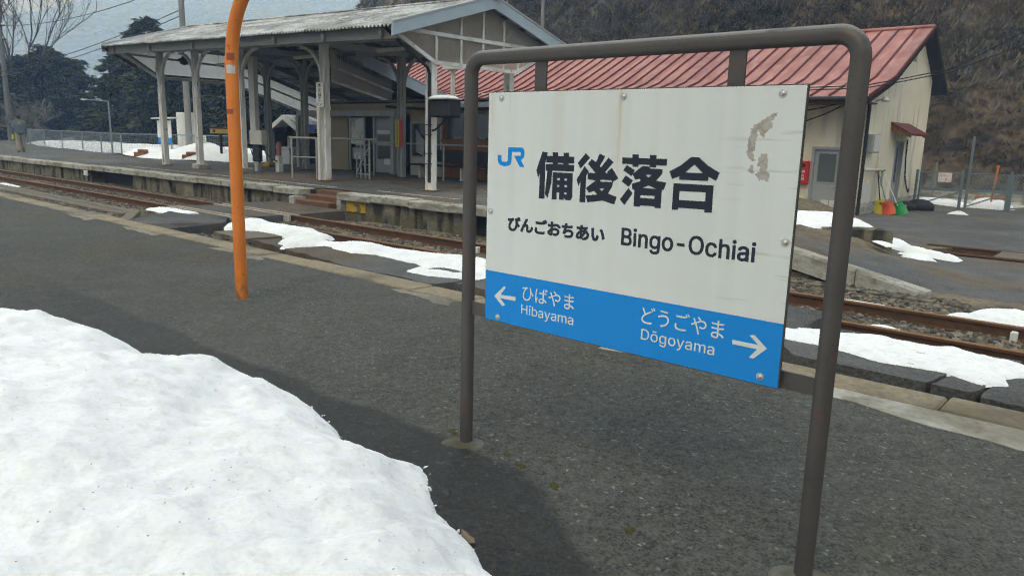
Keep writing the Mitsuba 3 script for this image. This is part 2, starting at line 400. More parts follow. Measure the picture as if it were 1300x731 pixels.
def bar(p0, p1, w, h, up=(0, 0, 1)):
    """A straight bar of width w (sideways) and height h (along up) from p0 to p1."""
    p0, p1 = np.asarray(p0, float), np.asarray(p1, float)
    t = (p1 - p0) / np.linalg.norm(p1 - p0)
    s = np.cross(t, up); s /= np.linalg.norm(s); u = np.cross(s, t)
    v = [p + s * a * w / 2 + u * b * h / 2 for p in (p0, p1) for a in (-1, 1) for b in (-1, 1)]
    return tm(v, [[0, 1, 3], [0, 3, 2], [4, 6, 7], [4, 7, 5], [0, 4, 5], [0, 5, 1], [2, 3, 7], [2, 7, 6], [0, 2, 6], [0, 6, 4], [1, 5, 7], [1, 7, 3]])

def extrude(poly2, o, u, v, depth):
    """Shapely polygon in the (u, v) plane at o, extruded along u x v by depth."""
    m = trimesh.creation.extrude_polygon(poly2, depth, engine='earcut')
    u, v = np.asarray(u, float), np.asarray(v, float); w = np.cross(u, v)
    p = np.asarray(m.vertices)
    return tm(np.asarray(o, float) + p[:, :1] * u + p[:, 1:2] * v + p[:, 2:3] * w, m.faces)

def profile_x(pts, x0, x1):
    """Polygon given in (y, z), extruded along x."""
    return extrude(Polygon(pts), (x0, 0, 0), (0, 1, 0), (0, 0, 1), x1 - x0)

def grid(xs, ys, zf):
    X, Y = np.meshgrid(xs, ys, indexing='ij')
    Z = zf(X, Y)
    v = np.stack([X, Y, Z], -1).reshape(-1, 3)
    n, m = len(xs), len(ys)
    i, j = np.meshgrid(np.arange(n - 1), np.arange(m - 1), indexing='ij')
    a = i * m + j
    q = np.stack([a, a + m, a + m + 1, a + 1], -1).reshape(-1, 4)
    return tm(v, np.vstack([q[:, [0, 1, 2]], q[:, [0, 2, 3]]]))

def mfbm(x, y, z=0.0, octaves=4, seed=0):
    x, y, z = np.broadcast_arrays(np.asarray(x, float), y, z)
    return meshkit.fbm(np.stack([x + 500, y + 500, z + 500], -1), octaves, seed)

def lathe(profile, o=(0, 0, 0), sides=20):
    p = np.asarray(profile, float)
    ang = np.arange(sides) * 2 * np.pi / sides
    v = np.stack([p[:, None, 0] * np.cos(ang), p[:, None, 0] * np.sin(ang), np.broadcast_to(p[:, None, 1], (len(p), sides))], -1).reshape(-1, 3) + np.asarray(o, float)
    i, j = np.meshgrid(np.arange(len(p) - 1), np.arange(sides), indexing='ij')
    q = np.stack([i * sides + j, i * sides + (j + 1) % sides, (i + 1) * sides + (j + 1) % sides, (i + 1) * sides + j], -1).reshape(-1, 4)
    return tm(v, np.vstack([q[:, [0, 1, 2]], q[:, [0, 2, 3]]]))

def ragged(pts, step=0.12, amp=0.05, seed=0, freq=3.0):
    """A polygon with its outline made denser and uneven."""
    ls = Polygon(pts).exterior
    n = max(12, int(ls.length / step))
    q = np.array([ls.interpolate(k / n, normalized=True).coords[0] for k in range(n)])
    nx = mfbm(q[:, 0] * freq, q[:, 1] * freq, 1.0, 3, seed) - 0.5
    ny = mfbm(q[:, 0] * freq, q[:, 1] * freq, 9.0, 3, seed) - 0.5
    return Polygon(q + 2 * amp * np.stack([nx, ny], 1)).buffer(0)

def heap(poly, h, soft, zbase, res, rough=0.02, seed=0, freq=2.0, extra=None):
    """A heap of snow (or earth) over a ground outline: steep at the edge, soft and uneven on top."""
    if poly.geom_type != 'Polygon':
        poly = max(poly.geoms, key=lambda g: g.area)
    x0, y0, x1, y1 = poly.bounds
    X, Y = np.meshgrid(np.arange(x0, x1 + res, res), np.arange(y0, y1 + res, res), indexing='ij')
    P = np.stack([X, Y], -1).reshape(-1, 2)
    P = P + (meshkit.noise(np.stack([P[:, 0] * 991, P[:, 1] * 991, P[:, 0] * 0], 1))[:, None] - 0.5) * res * 0.3
    ins = shapely.contains_xy(poly.buffer(-res * 0.45), P[:, 0], P[:, 1])
    P = P[ins]
    edge = []
    for ring in [poly.exterior, *poly.interiors]:
        n = max(8, int(ring.length / res))
        edge += [ring.interpolate(k / n, normalized=True).coords[0] for k in range(n)]
    edge = np.array(edge)
    A = np.vstack([P, edge])
    d = shapely.distance(shapely.points(A[:, 0], A[:, 1]), shapely.boundary(poly))
    d[len(P):] = 0
    z = h * (1 - np.exp(-d / soft)) * (0.65 + 0.7 * mfbm(A[:, 0] * freq, A[:, 1] * freq, 0, 3, seed))
    z += rough * np.minimum(1, d / soft) * (mfbm(A[:, 0] * freq * 5, A[:, 1] * freq * 5, 0, 3, seed + 5) - 0.5)
    if extra is not None:
        z += extra(A[:, 0], A[:, 1], d)
    z = z + (zbase(A[:, 0], A[:, 1]) if callable(zbase) else zbase)
    z[len(P):] -= 0.012
    tri = Delaunay(A).simplices
    c = A[tri].mean(1)
    tri = tri[shapely.contains_xy(poly, c[:, 0], c[:, 1])]
    v = np.column_stack([A, z])
    nrm = np.cross(v[tri[:, 1]] - v[tri[:, 0]], v[tri[:, 2]] - v[tri[:, 0]])[:, 2]
    tri[nrm < 0] = tri[nrm < 0][:, ::-1]
    return tm(v, tri)

def transform(m, M):
    v = np.asarray(m.vertices)
    return tm(v @ M[:3, :3].T + M[:3, 3], m.faces)

def rotz(deg, at=(0, 0, 0)):
    a = math.radians(deg); M = np.eye(4)
    M[:2, :2] = [[math.cos(a), -math.sin(a)], [math.sin(a), math.cos(a)]]
    M[:3, 3] = at
    return M

def arc(c, r, a0, a1, u, v, n=10):
    a = np.radians(np.linspace(a0, a1, n))
    return np.asarray(c, float) + r * (np.cos(a)[:, None] * np.asarray(u, float) + np.sin(a)[:, None] * np.asarray(v, float))
scene['orange_red'] = pr((0.60, 0.085, 0.03), 0.5)
scene['shovel_green'] = pr((0.02, 0.26, 0.07), 0.5)
scene['red_faded'] = pr((0.36, 0.13, 0.12), 0.6)
scene['footing_stone'] = bump(pr(proc(stone_col_fn((0.12, 0.12, 0.11), (0.06, 0.055, 0.02), (0.05, 0.05, 0.045))), 0.95), lambda p, n, uv: fbm(p.x * 90, p.y * 90, p.z * 90, 3), 0.012, 1e-3)
scene['ochre_paint'] = pr((0.30, 0.20, 0.035), 0.6)
scene['frosted_pane'] = pr((0.10, 0.115, 0.12), 0.25)
scene['cement_worn'] = pr(proc(stone_col_fn((0.20, 0.185, 0.155), (0.15, 0.14, 0.12), (0.10, 0.095, 0.085))), 0.9)

# ------------------------------------------------------------------ lettering: outlines of the characters, metres on the plate * 10000 (signs) or em / 800
GLYPHS = json.loads('''{"bi":[[[-17416,12516,-17177,12491,-17282,12089,-17260,10833,-17517,10822,-17518,11765,-17582,11558,-17677,11850]],[[-17210,12373,-16937,12376,-16943,12509,-16710,12506,-16704,12384,-16451,12382,-16458,12507,-16221,12508,-16220,12383,-15990,12385,-15978,12155,-16216,12145,-16214,12091,-15975,12098,-15977,11870,-16950,11855,-16968,11426,-17118,10869,-17244,11002,-17161,11820,-17244,11860,-17244,12080,-16938,12096,-16940,12147,-17237,12139],[-16707,12142,-16453,12142,-16451,12099,-16704,12095]],[[-16910,11803,-16019,11811,-16003,10978,-16069,10857,-16274,10842,-16371,10952,-16375,10849,-16584,10841,-16587,11101,-16704,11105,-16705,10836,-16916,10828],[-16704,11605,-16579,11612,-16575,11532,-16700,11525],[-16381,11605,-16258,11612,-16254,11540,-16377,11533],[-16706,11353,-16590,11361,-16587,11302,-16703,11295],[-16369,11374,-16255,11381,-16251,11305,-16365,11298],[-16366,11116,-16251,11124,-16248,11051,-16362,11044]]],"go":[[[-15491,12521,-15309,12374,-15681,11991,-15815,12176]],[[-15523,12075,-15326,11909,-15440,11762,-15432,10833,-15671,10822,-15666,11555,-15749,11372,-15838,11606]],[[-14911,12527,-14683,12439,-14886,12103,-14821,12072,-14547,12402,-14332,12264,-14664,11906,-14536,11878,-14561,11946,-14382,12068,-14110,11736,-14312,11608,-14343,11441,-14495,11206,-14136,11110,-14223,10855,-14711,10947,-15331,10840,-15419,11073,-14936,11141,-15072,11255,-15285,11178,-15424,11332,-15028,11609,-15363,11643,-15367,11861,-15043,11860,-15375,12169,-15229,12332,-15043,12235],[-14830,11648,-14356,11657,-14353,11603,-14826,11586],[-14863,11357,-14643,11360,-14752,11269]]],"ochi":[[[-13992,12438,-13592,12435,-13600,12550,-13364,12551,-13356,12436,-12933,12438,-12941,12552,-12697,12553,-12697,12440,-12308,12448,-12300,12231,-12686,12235,-12689,12159,-12921,12163,-12926,12232,-13350,12227,-13360,12143,-13581,12147,-13578,12225,-13982,12222]],[[-13798,12190,-13473,12036,-13598,11842,-13926,12014]],[[-13818,11852,-13525,11698,-13675,11483,-13975,11644]],[[-13685,11439,-13518,11279,-13808,10866,-14000,11040]],[[-13195,12185,-12930,12176,-12902,12115,-12448,12115,-12448,11965,-12658,11740,-12279,11700,-12359,11454,-12423,11463,-12426,10866,-12646,10859,-12650,10911,-13201,10903,-13206,10856,-13443,10855,-13450,11394,-13526,11403,-13568,11589,-13223,11697,-13268,11765,-13440,11731,-13560,11908],[-13065,11905,-12839,11917,-12946,11828],[-13133,11474,-12928,11574,-12631,11481],[-13211,11239,-12674,11249,-12676,11154,-13214,11151]]],"ai":[[[-11468,12536,-11199,12540,-10882,12307,-10471,12098,-10564,11855,-10824,11965,-10835,11833,-11825,11821,-11826,11929,-12075,11824,-12186,12063,-11803,12267],[-11327,12314,-11024,12060,-11627,12057]],[[-12011,11698,-10637,11710,-10631,10878,-10881,10867,-10877,10951,-11787,10938,-11789,10869,-12013,10861],[-11786,11467,-10878,11484,-10876,11201,-11787,11184]]],"logo":[[[-19613,12318,-19424,12324,-19419,12147,-19402,12102,-19361,12076,-19153,12085,-19110,12102,-19095,12135,-19083,12624,-18410,12630,-18335,12590,-18290,12513,-18281,12380,-18302,12284,-18363,12219,-18457,12184,-18279,11946,-18288,11925,-18489,11921,-18781,12315,-18494,12325,-18458,12345,-18451,12421,-18478,12468,-18904,12457,-18924,12070,-18964,11996,-19071,11935,-19268,11910,-19446,11943,-19559,12011,-19602,12107]]],"peel":[[[-8859,13850,-8920,13758,-9034,13674,-8996,13458,-9173,13288,-9194,13203,-9277,13252,-9339,13336,-9350,13454,-9407,13487,-9380,13199,-9451,12994,-9446,12823,-9517,12735,-9413,12516,-9496,12505,-9582,12647,-9644,12714,-9651,12989,-9582,13230,-9563,13417,-9431,13554,-9246,13673,-9079,13774]],[[-9102,12725,-9043,12666,-9017,12395,-9075,12256,-8917,12093,-8971,11919,-9031,11984,-9191,11958,-9295,12108,-9353,12139,-9194,12182,-9190,12336,-9303,12383,-9265,12556,-9205,12677]],[[-9466,12376,-9420,12274,-9397,12144,-9462,12134,-9563,12233]]],"arrowL":[[[-19135,7285,-19037,7257,-19307,6917,-18515,6958,-18537,6796,-19331,6784,-19056,6550,-19195,6484,-19633,6822]]],"arrowR":[[[-9605,7036,-8772,7035,-9065,7278,-8925,7322,-8500,6975,-8874,6594,-9035,6584,-8792,6897,-9593,6901]]],"G":{"び":[[[670,500,670,520,680,530,720,545,735,540,795,425,795,405,750,385,730,385,680,493]],[[60,335,60,420,252,435,350,460,380,460,385,450,400,380,351,364,291,304,245,238,195,118,185,57,190,-18,211,-59,262,-95,303,-105,352,-105,408,-90,474,-34,505,22,530,153,525,297,515,368,495,420,495,440,505,450,560,465,585,460,605,362,630,292,686,191,755,120,755,100,710,40,690,40,660,70,619,134,611,135,605,60,580,-35,525,-125,475,-165,415,-190,365,-200,285,-200,210,-180,175,-160,130,-115,110,-80,95,-25,95,75,105,130,135,215,215,343,70,325]],[[585,480,600,500,650,510,705,410,710,375,670,355,645,355]]],"ん":[[[45,-145,70,-65,145,100,360,510,440,485,450,475,450,455,400,383,310,216,405,225,435,215,470,185,490,130,490,-32,501,-64,533,-80,594,-64,655,7,690,110,700,120,725,110,770,70,760,15,730,-50,665,-130,590,-170,500,-175,450,-155,420,-125,400,-70,395,113,373,135,332,135,271,99,226,44,190,-27,140,-175,115,-175]]],"ご":[[[655,520,655,540,695,560,720,560,790,455,795,430,750,405,725,405]],[[160,350,165,440,273,430,482,430,593,440,590,458,565,490,565,505,615,530,630,530,645,515,705,410,700,390,655,370,635,370,624,394,616,395,610,345,295,335,200,340]],[[110,-35,110,40,125,115,215,115,220,90,205,43,205,-7,237,-50,282,-70,338,-80,517,-75,665,-50,670,-135,655,-150,530,-170,285,-170,225,-155,160,-120,125,-80]]],"お":[[[535,365,535,385,565,435,590,435,770,320,775,295,745,250,735,240,720,240,654,294]],[[70,-45,75,20,115,80,155,115,245,168,244,289,90,290,80,370,85,380,244,376,245,525,340,525,345,500,337,385,470,415,500,410,495,325,336,299,331,196,445,220,530,220,580,210,635,185,670,155,700,105,710,65,700,-25,665,-85,615,-125,520,-160,430,-170,415,-165,385,-85,390,-75,447,-75,528,-60,569,-39,599,-9,615,27,615,63,584,109,543,130,448,135,336,109,335,-95,325,-130,290,-165,225,-170,150,-140,95,-95],[160,-12,192,-60,212,-70,244,-69,244,65,211,49,171,9]]],"ち":[[[75,325,80,410,218,395,244,401,250,505,265,520,345,515,355,505,337,400,467,410,620,440,640,435,645,360,630,345,490,325,316,314,285,182,298,180,370,210,430,220,520,220,570,210,615,190,670,140,690,95,695,15,675,-50,625,-110,540,-155,440,-175,255,-170,235,-105,240,-80,417,-85,523,-60,559,-39,590,-3,600,28,595,78,564,114,528,130,423,135,342,115,301,94,236,34,220,5,195,5,140,25,135,45,170,117,225,308,95,315]]],"あ":[[[70,-30,85,55,120,120,180,185,274,246,280,313,278,335,110,340,100,360,105,430,288,420,295,515,305,525,390,520,382,425,507,435,630,460,645,460,655,450,650,370,367,340,360,307,360,277,367,275,435,290,493,290,505,340,515,345,580,330,595,320,586,271,640,250,695,205,735,125,740,50,730,0,705,-55,650,-115,555,-165,475,-185,455,-185,445,-175,415,-125,420,-100,493,-90,574,-54,614,-19,640,27,640,123,594,179,562,195,550,188,530,135,485,60,435,-5,390,-47,390,-73,405,-105,395,-125,350,-140,320,-140,307,-109,220,-140,150,-140,115,-125,90,-100],[355,182,360,73,368,59,394,81,439,146,464,209,412,205,361,189],[170,-40,182,-50,213,-50,285,-18,268,140,256,139,190,68,165,13]]],"い":[[[520,375,520,400,600,425,645,365,690,270,730,145,750,40,745,-5,685,-30,660,-30,640,103,600,238,560,323]],[[100,125,85,440,100,450,190,445,195,435,185,367,190,168,210,52,246,-24,277,-45,309,-34,350,37,370,110,380,120,400,115,450,55,445,20,400,-75,365,-120,325,-145,255,-150,210,-130,170,-90,140,-35,115,40]]],"ひ":[[[90,355,90,420,232,430,370,460,385,460,390,450,400,405,356,389,291,324,225,218,195,133,185,28,195,-18,211,-49,241,-79,272,-95,313,-105,377,-105,428,-90,489,-44,530,22,555,118,560,257,545,383,525,450,580,465,590,460,600,392,630,302,686,201,755,130,755,120,725,75,710,70,612,205,605,75,580,-20,545,-80,500,-125,445,-155,380,-170,300,-170,240,-155,195,-130,160,-95,135,-50,125,-15,125,95,160,215,200,290,259,361,261,373]]],"ば":[[[690,515,715,530,735,525,775,435,770,415,735,410]],[[280,-30,300,15,365,60,410,70,520,68,509,274,300,275,300,335,508,330,510,480,580,480,576,336,710,350,710,290,575,273,580,47,630,25,705,-25,740,-55,735,-70,710,-110,700,-110,649,-61,587,-24,580,-85,550,-135,505,-160,405,-165,335,-145,295,-110,280,-70],[345,-65,361,-89,382,-100,478,-100,499,-89,515,-68,520,8,477,20,413,20,377,10,340,-27]],[[610,490,635,505,655,500,695,405,690,390,655,380]],[[75,180,115,480,185,475,155,348,135,197,136,-4,145,-4,185,100,215,80,215,60,160,-92,160,-165,105,-170,90,-125,75,-20]]],"や":[[[75,150,50,215,60,220,103,230,205,277,165,368,125,420,185,450,195,445,230,380,262,305,445,375,515,390,590,390,670,360,710,320,730,270,730,205,705,140,670,105,630,85,585,75,510,75,440,90,425,100,425,125,430,160,507,135,572,135,598,140,644,171,665,212,665,263,654,289,619,319,557,335,502,330,397,300,291,254,375,50,440,-145,440,-155,430,-160,390,-170,370,-170,295,83,234,220,90,150]],[[330,480,340,500,375,520,490,415,460,390,435,385,374,449]]],"ま":[[[145,-70,150,-10,165,15,200,45,275,70,395,73,393,180,245,180,150,190,150,250,278,235,394,236,394,349,160,360,150,380,150,420,293,405,393,405,395,510,460,505,457,405,670,425,665,365,455,347,457,235,675,260,670,195,455,177,461,56,580,10,680,-55,690,-75,660,-125,569,-56,477,-10,465,-11,465,-70,450,-115,420,-145,365,-165,270,-165,200,-145,160,-110],[211,-21,211,-74,231,-94,257,-105,363,-105,389,-84,400,-63,400,8,362,20,293,20,252,10]]],"ど":[[[719,429,670,510,710,525,770,435,775,415,750,400,730,400]],[[580,470,595,485,625,490,670,420,685,380,640,365,625,403]],[[140,-25,145,55,170,110,240,185,275,208,175,420,165,445,170,465,220,485,230,480,270,367,332,249,580,385,605,340,605,325,392,215,291,149,225,78,210,43,205,-2,220,-43,241,-64,267,-80,347,-100,467,-100,650,-75,650,-145,470,-165,360,-165,285,-155,235,-140,190,-115,160,-80]]],"う":[[[150,195,135,265,355,310,480,315,540,300,600,260,635,205,645,110,620,20,595,-20,510,-95,440,-130,365,-155,280,-170,245,-115,250,-105,308,-100,423,-65,494,-24,539,21,575,102,570,178,539,224,468,255,327,245,232,220,160,190]],[[230,435,240,500,378,475,580,460,570,400]]],"ご_thin":[[[670,525,675,535,715,545,780,435,735,420]],[[580,495,625,515,675,435,685,400,645,385]],[[125,-35,125,40,135,95,140,105,185,105,205,100,190,42,190,-13,231,-64,262,-80,338,-95,447,-95,557,-85,655,-65,655,-130,575,-150,470,-160,285,-155,185,-120,150,-90]],[[175,425,273,415,482,415,600,425,600,360,460,350,205,355,175,360]]],"木_b":[[[15,-70,15,-50,104,6,194,91,320,268,45,275,45,355,359,356,365,555,440,550,442,355,755,355,755,275,479,272,581,121,681,21,785,-50,735,-120,645,-60,545,40,443,176,440,-200,360,-200,358,176,245,25,120,-90,60,-120]]],"次_b":[[[180,-155,329,-49,390,27,435,137,450,320,530,315,540,147,611,-4,681,-79,780,-130,735,-200,680,-180,575,-90,497,46,435,-60,305,-175,260,-200,225,-200]],[[220,210,305,367,355,555,435,540,412,420,715,420,755,395,670,160,600,190,652,340,382,340,295,170]],[[25,-80,185,175,195,185,220,175,255,125,100,-120,75,-120]],[[35,440,60,485,90,500,210,425,250,380,195,325]]],"線_b":[[[40,235,20,310,44,321,95,397,165,555,200,550,235,535,240,515,136,326,184,326,245,435,295,415,315,390,229,248,275,245,316,81,325,120,508,110,508,165,350,175,355,470,478,470,505,555,590,535,566,470,735,470,735,165,592,165,590,143,622,79,700,155,760,120,760,100,659,12,701,-49,775,-100,780,-120,725,-170,635,-90,592,-29,580,-180,545,-200,435,-200,420,-130,510,-128,507,56,420,-95,365,-145,315,-165,280,-120,285,-101,250,-105,210,30,210,45,250,57,244,89,45,55,25,130,79,171,131,247],[430,238,658,235,660,283,432,285],[430,353,658,350,660,398,432,400],[276,49,313,-86,374,-34,420,47,325,50,322,66],[160,155,224,156,209,215,196,209]],[[135,10,145,35,200,35,215,-155,155,-160]],[[20,-170,55,30,65,40,120,30,120,-40,90,-175,65,-190]]],"の_b":[[[60,80,70,205,130,320,220,400,345,450,495,450,590,415,680,335,735,200,730,70,675,-45,600,-110,445,-165,415,-160,380,-90,483,-70,549,-39,609,16,645,92,640,233,599,304,559,339,456,374,425,200,380,60,330,-35,265,-95,190,-105,145,-85,95,-30],[145,163,165,22,192,-5,228,-10,259,16,330,177,365,369,281,344,191,264]]],"り_b":[[[170,40,165,305,195,515,280,510,252,344,330,430,410,470,520,460,590,400,640,265,640,110,600,-5,500,-110,315,-180,290,-180,250,-125,260,-100,353,-85,444,-44,535,57,555,123,555,252,540,313,494,379,457,395,392,385,306,304,250,178,245,45]]],"ば_b":[[[680,510,685,530,735,540,785,415,735,395]],[[270,-30,295,25,340,60,405,80,510,78,499,264,295,265,290,340,498,340,500,490,585,490,586,346,720,360,715,280,585,263,590,57,745,-45,745,-75,715,-120,695,-120,597,-40,585,-100,540,-155,480,-175,405,-175,345,-160,290,-120],[355,-65,402,-95,478,-90,510,-53,510,-2,392,5,350,-27]],[[600,485,605,505,655,515,705,390,650,370]],[[65,-20,65,185,105,490,190,485,150,237,140,53,154,51,180,110,225,85,225,60,170,-92,165,-175,90,-170]]],"消":[[[595,365,680,530,755,510,755,485,665,340]],[[295,325,474,326,475,555,555,550,556,326,725,320,725,-150,710,-180,655,-200,550,-195,530,-130,644,-124,648,-30,373,-30,370,-200,295,-200],[370,48,643,40,650,108,372,110],[375,185,643,180,650,243,377,250]],[[270,490,275,505,335,530,395,445,425,365,355,335]],[[60,505,95,545,115,545,220,480,255,440,205,385,60,485]],[[45,-155,180,115,200,120,245,85,245,65,120,-190,100,-195]],[[20,275,55,330,75,330,205,250,215,220,180,175,165,175]]],"火":[[[30,-150,35,-135,189,-54,285,57,345,243,355,535,440,545,429,242,465,122,516,36,576,-29,692,-100,770,-120,780,-140,740,-195,680,-185,595,-145,485,-55,393,95,330,-30,235,-125,95,-200,75,-200]],[[550,145,655,385,680,390,740,365,620,125]],[[55,155,125,272,160,390,230,375,235,345,205,250,145,135,115,120]]],"器":[[[15,20,20,40,138,90,206,142,35,145,40,220,288,220,325,272,95,280,95,520,360,515,360,307,420,290,388,220,541,223,480,255,489,280,430,290,435,520,710,515,710,285,594,277,645,245,651,220,765,220,770,150,579,142,687,75,785,45,745,-20,710,-17,705,-200,513,-185,510,-200,435,-200,435,60,546,68,463,145,322,145,240,73,360,60,355,-200,285,-200,277,-185,95,-200,90,-21,55,-30],[510,-107,629,-109,629,-11,511,-11],[510,353,629,351,629,449,511,449],[170,355,279,351,284,444,171,449],[170,-107,279,-109,279,-11,171,-11]]],"関":[[[65,510,365,515,370,250,311,245,310,232,347,160,442,160,481,242,430,245,430,515,740,510,740,-125,725,-170,670,-190,590,-190,569,-135,540,-155,402,-40,345,-100,215,-155,180,-105,284,-64,345,-3,185,0,185,50,358,55,360,103,200,105,200,160,275,162,250,230,281,243,138,245,135,-200,65,-200],[425,58,610,55,615,0,455,-8,580,-100,581,-125,664,-124,669,244,515,244,545,210,515,162,600,160,600,105,427,105],[495,303,668,300,670,353,497,355],[495,408,663,405,670,458,497,460],[138,355,137,300,300,302,298,355],[300,457,137,460,135,407,298,405]]],"係":[[[265,410,255,470,552,500,675,530,730,480,670,455,497,430,405,323,523,320,605,405,660,380,670,365,600,295,429,157,628,170,590,240,650,260,765,90,760,70,705,50,673,115,531,99,530,-155,495,-190,395,-195,375,-140,465,-123,464,94,275,70,255,115,255,130,309,151,440,247,388,255,295,240,280,280,401,418]],[[659,-61,590,35,645,55,725,-40,765,-115,705,-145]],[[215,-125,335,50,395,30,345,-65,270,-155]],[[20,205,125,367,195,540,260,530,195,362,190,-200,125,-195,125,224,60,150]]],"者":[[[20,65,325,217,40,225,40,290,315,292,314,384,110,385,115,450,313,450,315,550,385,545,388,450,575,450,588,434,665,520,725,495,675,420,544,293,760,290,760,225,452,225,354,153,665,150,660,-200,595,-200,587,-175,278,-175,275,-200,205,-200,204,74,70,15],[275,-107,588,-115,590,-42,277,-40],[278,90,277,20,590,22,588,90],[385,293,444,296,535,383,386,384]]],"以":[[[270,-150,409,-69,499,31,575,232,605,515,680,510,655,265,595,53,730,-85,775,-160,715,-195,558,-14,460,-125,340,-200,315,-200]],[[295,435,355,470,480,275,415,245]],[[75,-70,125,8,125,485,195,485,195,12,375,95,400,30,115,-120]]],"外":[[[485,550,555,550,555,301,600,290,775,125,720,70,556,229,555,-200,485,-200]],[[25,-140,124,-74,250,77,249,94,123,190,85,145,25,190,120,342,180,550,250,540,226,426,385,430,425,415,385,210,315,40,185,-125,85,-195],[130,207,170,235,284,155,320,247,339,359,201,359]]],"立":[[[40,-95,429,-94,500,102,545,290,575,295,625,285,625,265,509,-93,760,-95,765,-160,40,-165]],[[75,330,75,400,374,400,340,540,390,555,415,535,450,425,411,400,730,400,730,330]],[[260,-70,190,285,255,295,330,-55]]],"入":[[[30,-145,214,11,320,202,360,343,230,470,270,530,340,480,420,385,631,11,701,-64,775,-115,745,-190,655,-135,555,-20,417,241,310,10,180,-135,90,-195]]],"禁":[[[360,255,506,407,395,410,395,470,533,470,535,550,605,545,607,470,745,470,745,410,629,407,686,331,770,265,730,215,608,331,605,210,535,205,532,341,405,215]],[[45,15,45,70,755,70,755,10,441,9,435,-165,420,-185,365,-200,265,-200,245,-140,369,-129,369,9]],[[525,-50,535,-30,580,-10,700,-100,745,-155,690,-190]],[[140,125,140,185,675,180,670,125]],[[25,250,160,398,158,410,55,410,55,470,188,470,190,550,255,550,257,470,365,470,365,410,264,407,380,315,340,270,256,335,255,205,190,205,188,331,70,210]],[[40,-150,129,-84,195,-10,260,-30,165,-140,95,-190]]],"止":[[[35,-160,35,-90,145,-88,145,370,215,370,215,-88,395,-88,395,545,460,550,466,281,730,280,730,210,466,209,465,-88,760,-90,765,-160]]]}}''')

def rings_to_poly(polys, s, dx=0.0, dz=0.0):
    out = []
    for rings in polys:
        pts = [[(r[k] * s + dx, r[k + 1] * s + dz) for k in range(0, len(r), 2)] for r in rings]
        out.append(Polygon(pts[0], pts[1:]).buffer(0))
    return out

def plates(polys, y, depth=0.0012, o=None, u=(1, 0, 0), v=(0, 0, 1)):
    ms = []
    for p in polys:
        for g in getattr(p, 'geoms', [p]):
            if g.area > 0:
                ms.append(extrude(g, (0, y, 0) if o is None else o, u, v, depth))
    return cat(ms)

def word(chars, em, adv=None, vertical=False):
    """Polygons of a run of stored characters, em metres tall each, from (0, 0)."""
    out = []
    s = em / 800.0
    for i, c in enumerate(chars):
        a = (adv or em) * i
        out.append([shapely.affinity.translate(p, 0 if vertical else a, -a if vertical else 0) for p in rings_to_poly(GLYPHS['G'][c], s)])
    return out

def fit(polys, x0, x1, z0, z1):
    b = shapely.union_all([shapely.union_all(p) for p in polys]).bounds
    sx, sz = (x1 - x0) / (b[2] - b[0]), (z1 - z0) / (b[3] - b[1])
    return [[shapely.affinity.affine_transform(q, [sx, 0, 0, sz, x0 - b[0] * sx, z0 - b[1] * sz]) for q in p] for p in polys]

import shapely.affinity

# ------------------------------------------------------------------ ground and the island platform
struct('ground', 'dark gravelly ground around the station', box(-2700, 2700, -2700, 2700, -1.2, -0.8), 'dirt')

def plat_z(X, Y):
    f = np.clip((3.5 - Y) / 0.8, 0, 1)
    return f * 0.022 * (mfbm(X * 0.8, Y * 0.8, 0, 3, 3) - 0.5)

xs = np.concatenate([np.arange(-70, -12, 0.6), np.arange(-12, 3, 0.12), np.arange(3, 26, 0.6)])
ys = np.concatenate([np.arange(-7, 0, 0.5), np.arange(0, 4.1, 0.12), [4.135]])
struct('island_platform', 'dark grey asphalt platform in the foreground')
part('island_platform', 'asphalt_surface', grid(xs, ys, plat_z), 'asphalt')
part('island_platform', 'platform_body', box(-70, 26, -7, 4.13, -0.75, -0.03), 'masonry')
part('island_platform', 'platform_body', box(-70, 26, 4.131, 4.38, -0.75, -0.22), 'masonry')
# the worn cement strip that runs beside the coping
xx = np.arange(-2.6, 3.0, 0.08)
near = 3.93 + 0.26 * (mfbm(xx * 1.4, 0, 3, 4, 1) - 0.5) + 0.05 * np.sin(xx * 3)
part('island_platform', 'cement_strip', extrude(Polygon(list(zip(xx, near)) + [(xx[-1], 4.134), (xx[0], 4.134)]), (0, 0, 0.0005), (1, 0, 0), (0, 1, 0), 0.004), 'coping_grey')
for k, (a, b) in enumerate(((-8.0, -6.9), (-4.9, -4.1), (-4.0, -3.4), (-10.4, -9.3), (-12.6, -11.4))):
    pp = ragged([(a, 4.02), (b, 3.96), (b - 0.1, 4.12), (a + 0.1, 4.133)], 0.05, 0.05, 20 + k, 8)
    part('island_platform', 'cement_strip', extrude(pp if pp.geom_type == 'Polygon' else max(pp.geoms, key=lambda g: g.area), (0, 0, 0.0005), (1, 0, 0), (0, 1, 0), 0.004), 'cement_worn')
r = np.random.RandomState(11)
x = -31.0
while x < 3.0:
    w = float(r.uniform(0.56, 0.66)) if x > -3 else float(r.choice([0.6, 0.62, 0.9, 1.2]))
    if abs(x + 0.83) < 0.3: w = max(0.3, w)
    m = box(x + 0.006, x + w - 0.006, 4.141 + r.uniform(0, 0.006), 4.42 + r.uniform(-0.006, 0.01), -0.25, 0.004 + r.uniform(-0.006, 0.008), 0.014)
    part('island_platform', 'coping_stone', m, 'coping')
    x += w
part('island_platform', 'far_coping', box(-70, -31.01, 4.141, 4.42, -0.25, 0.004), 'coping')

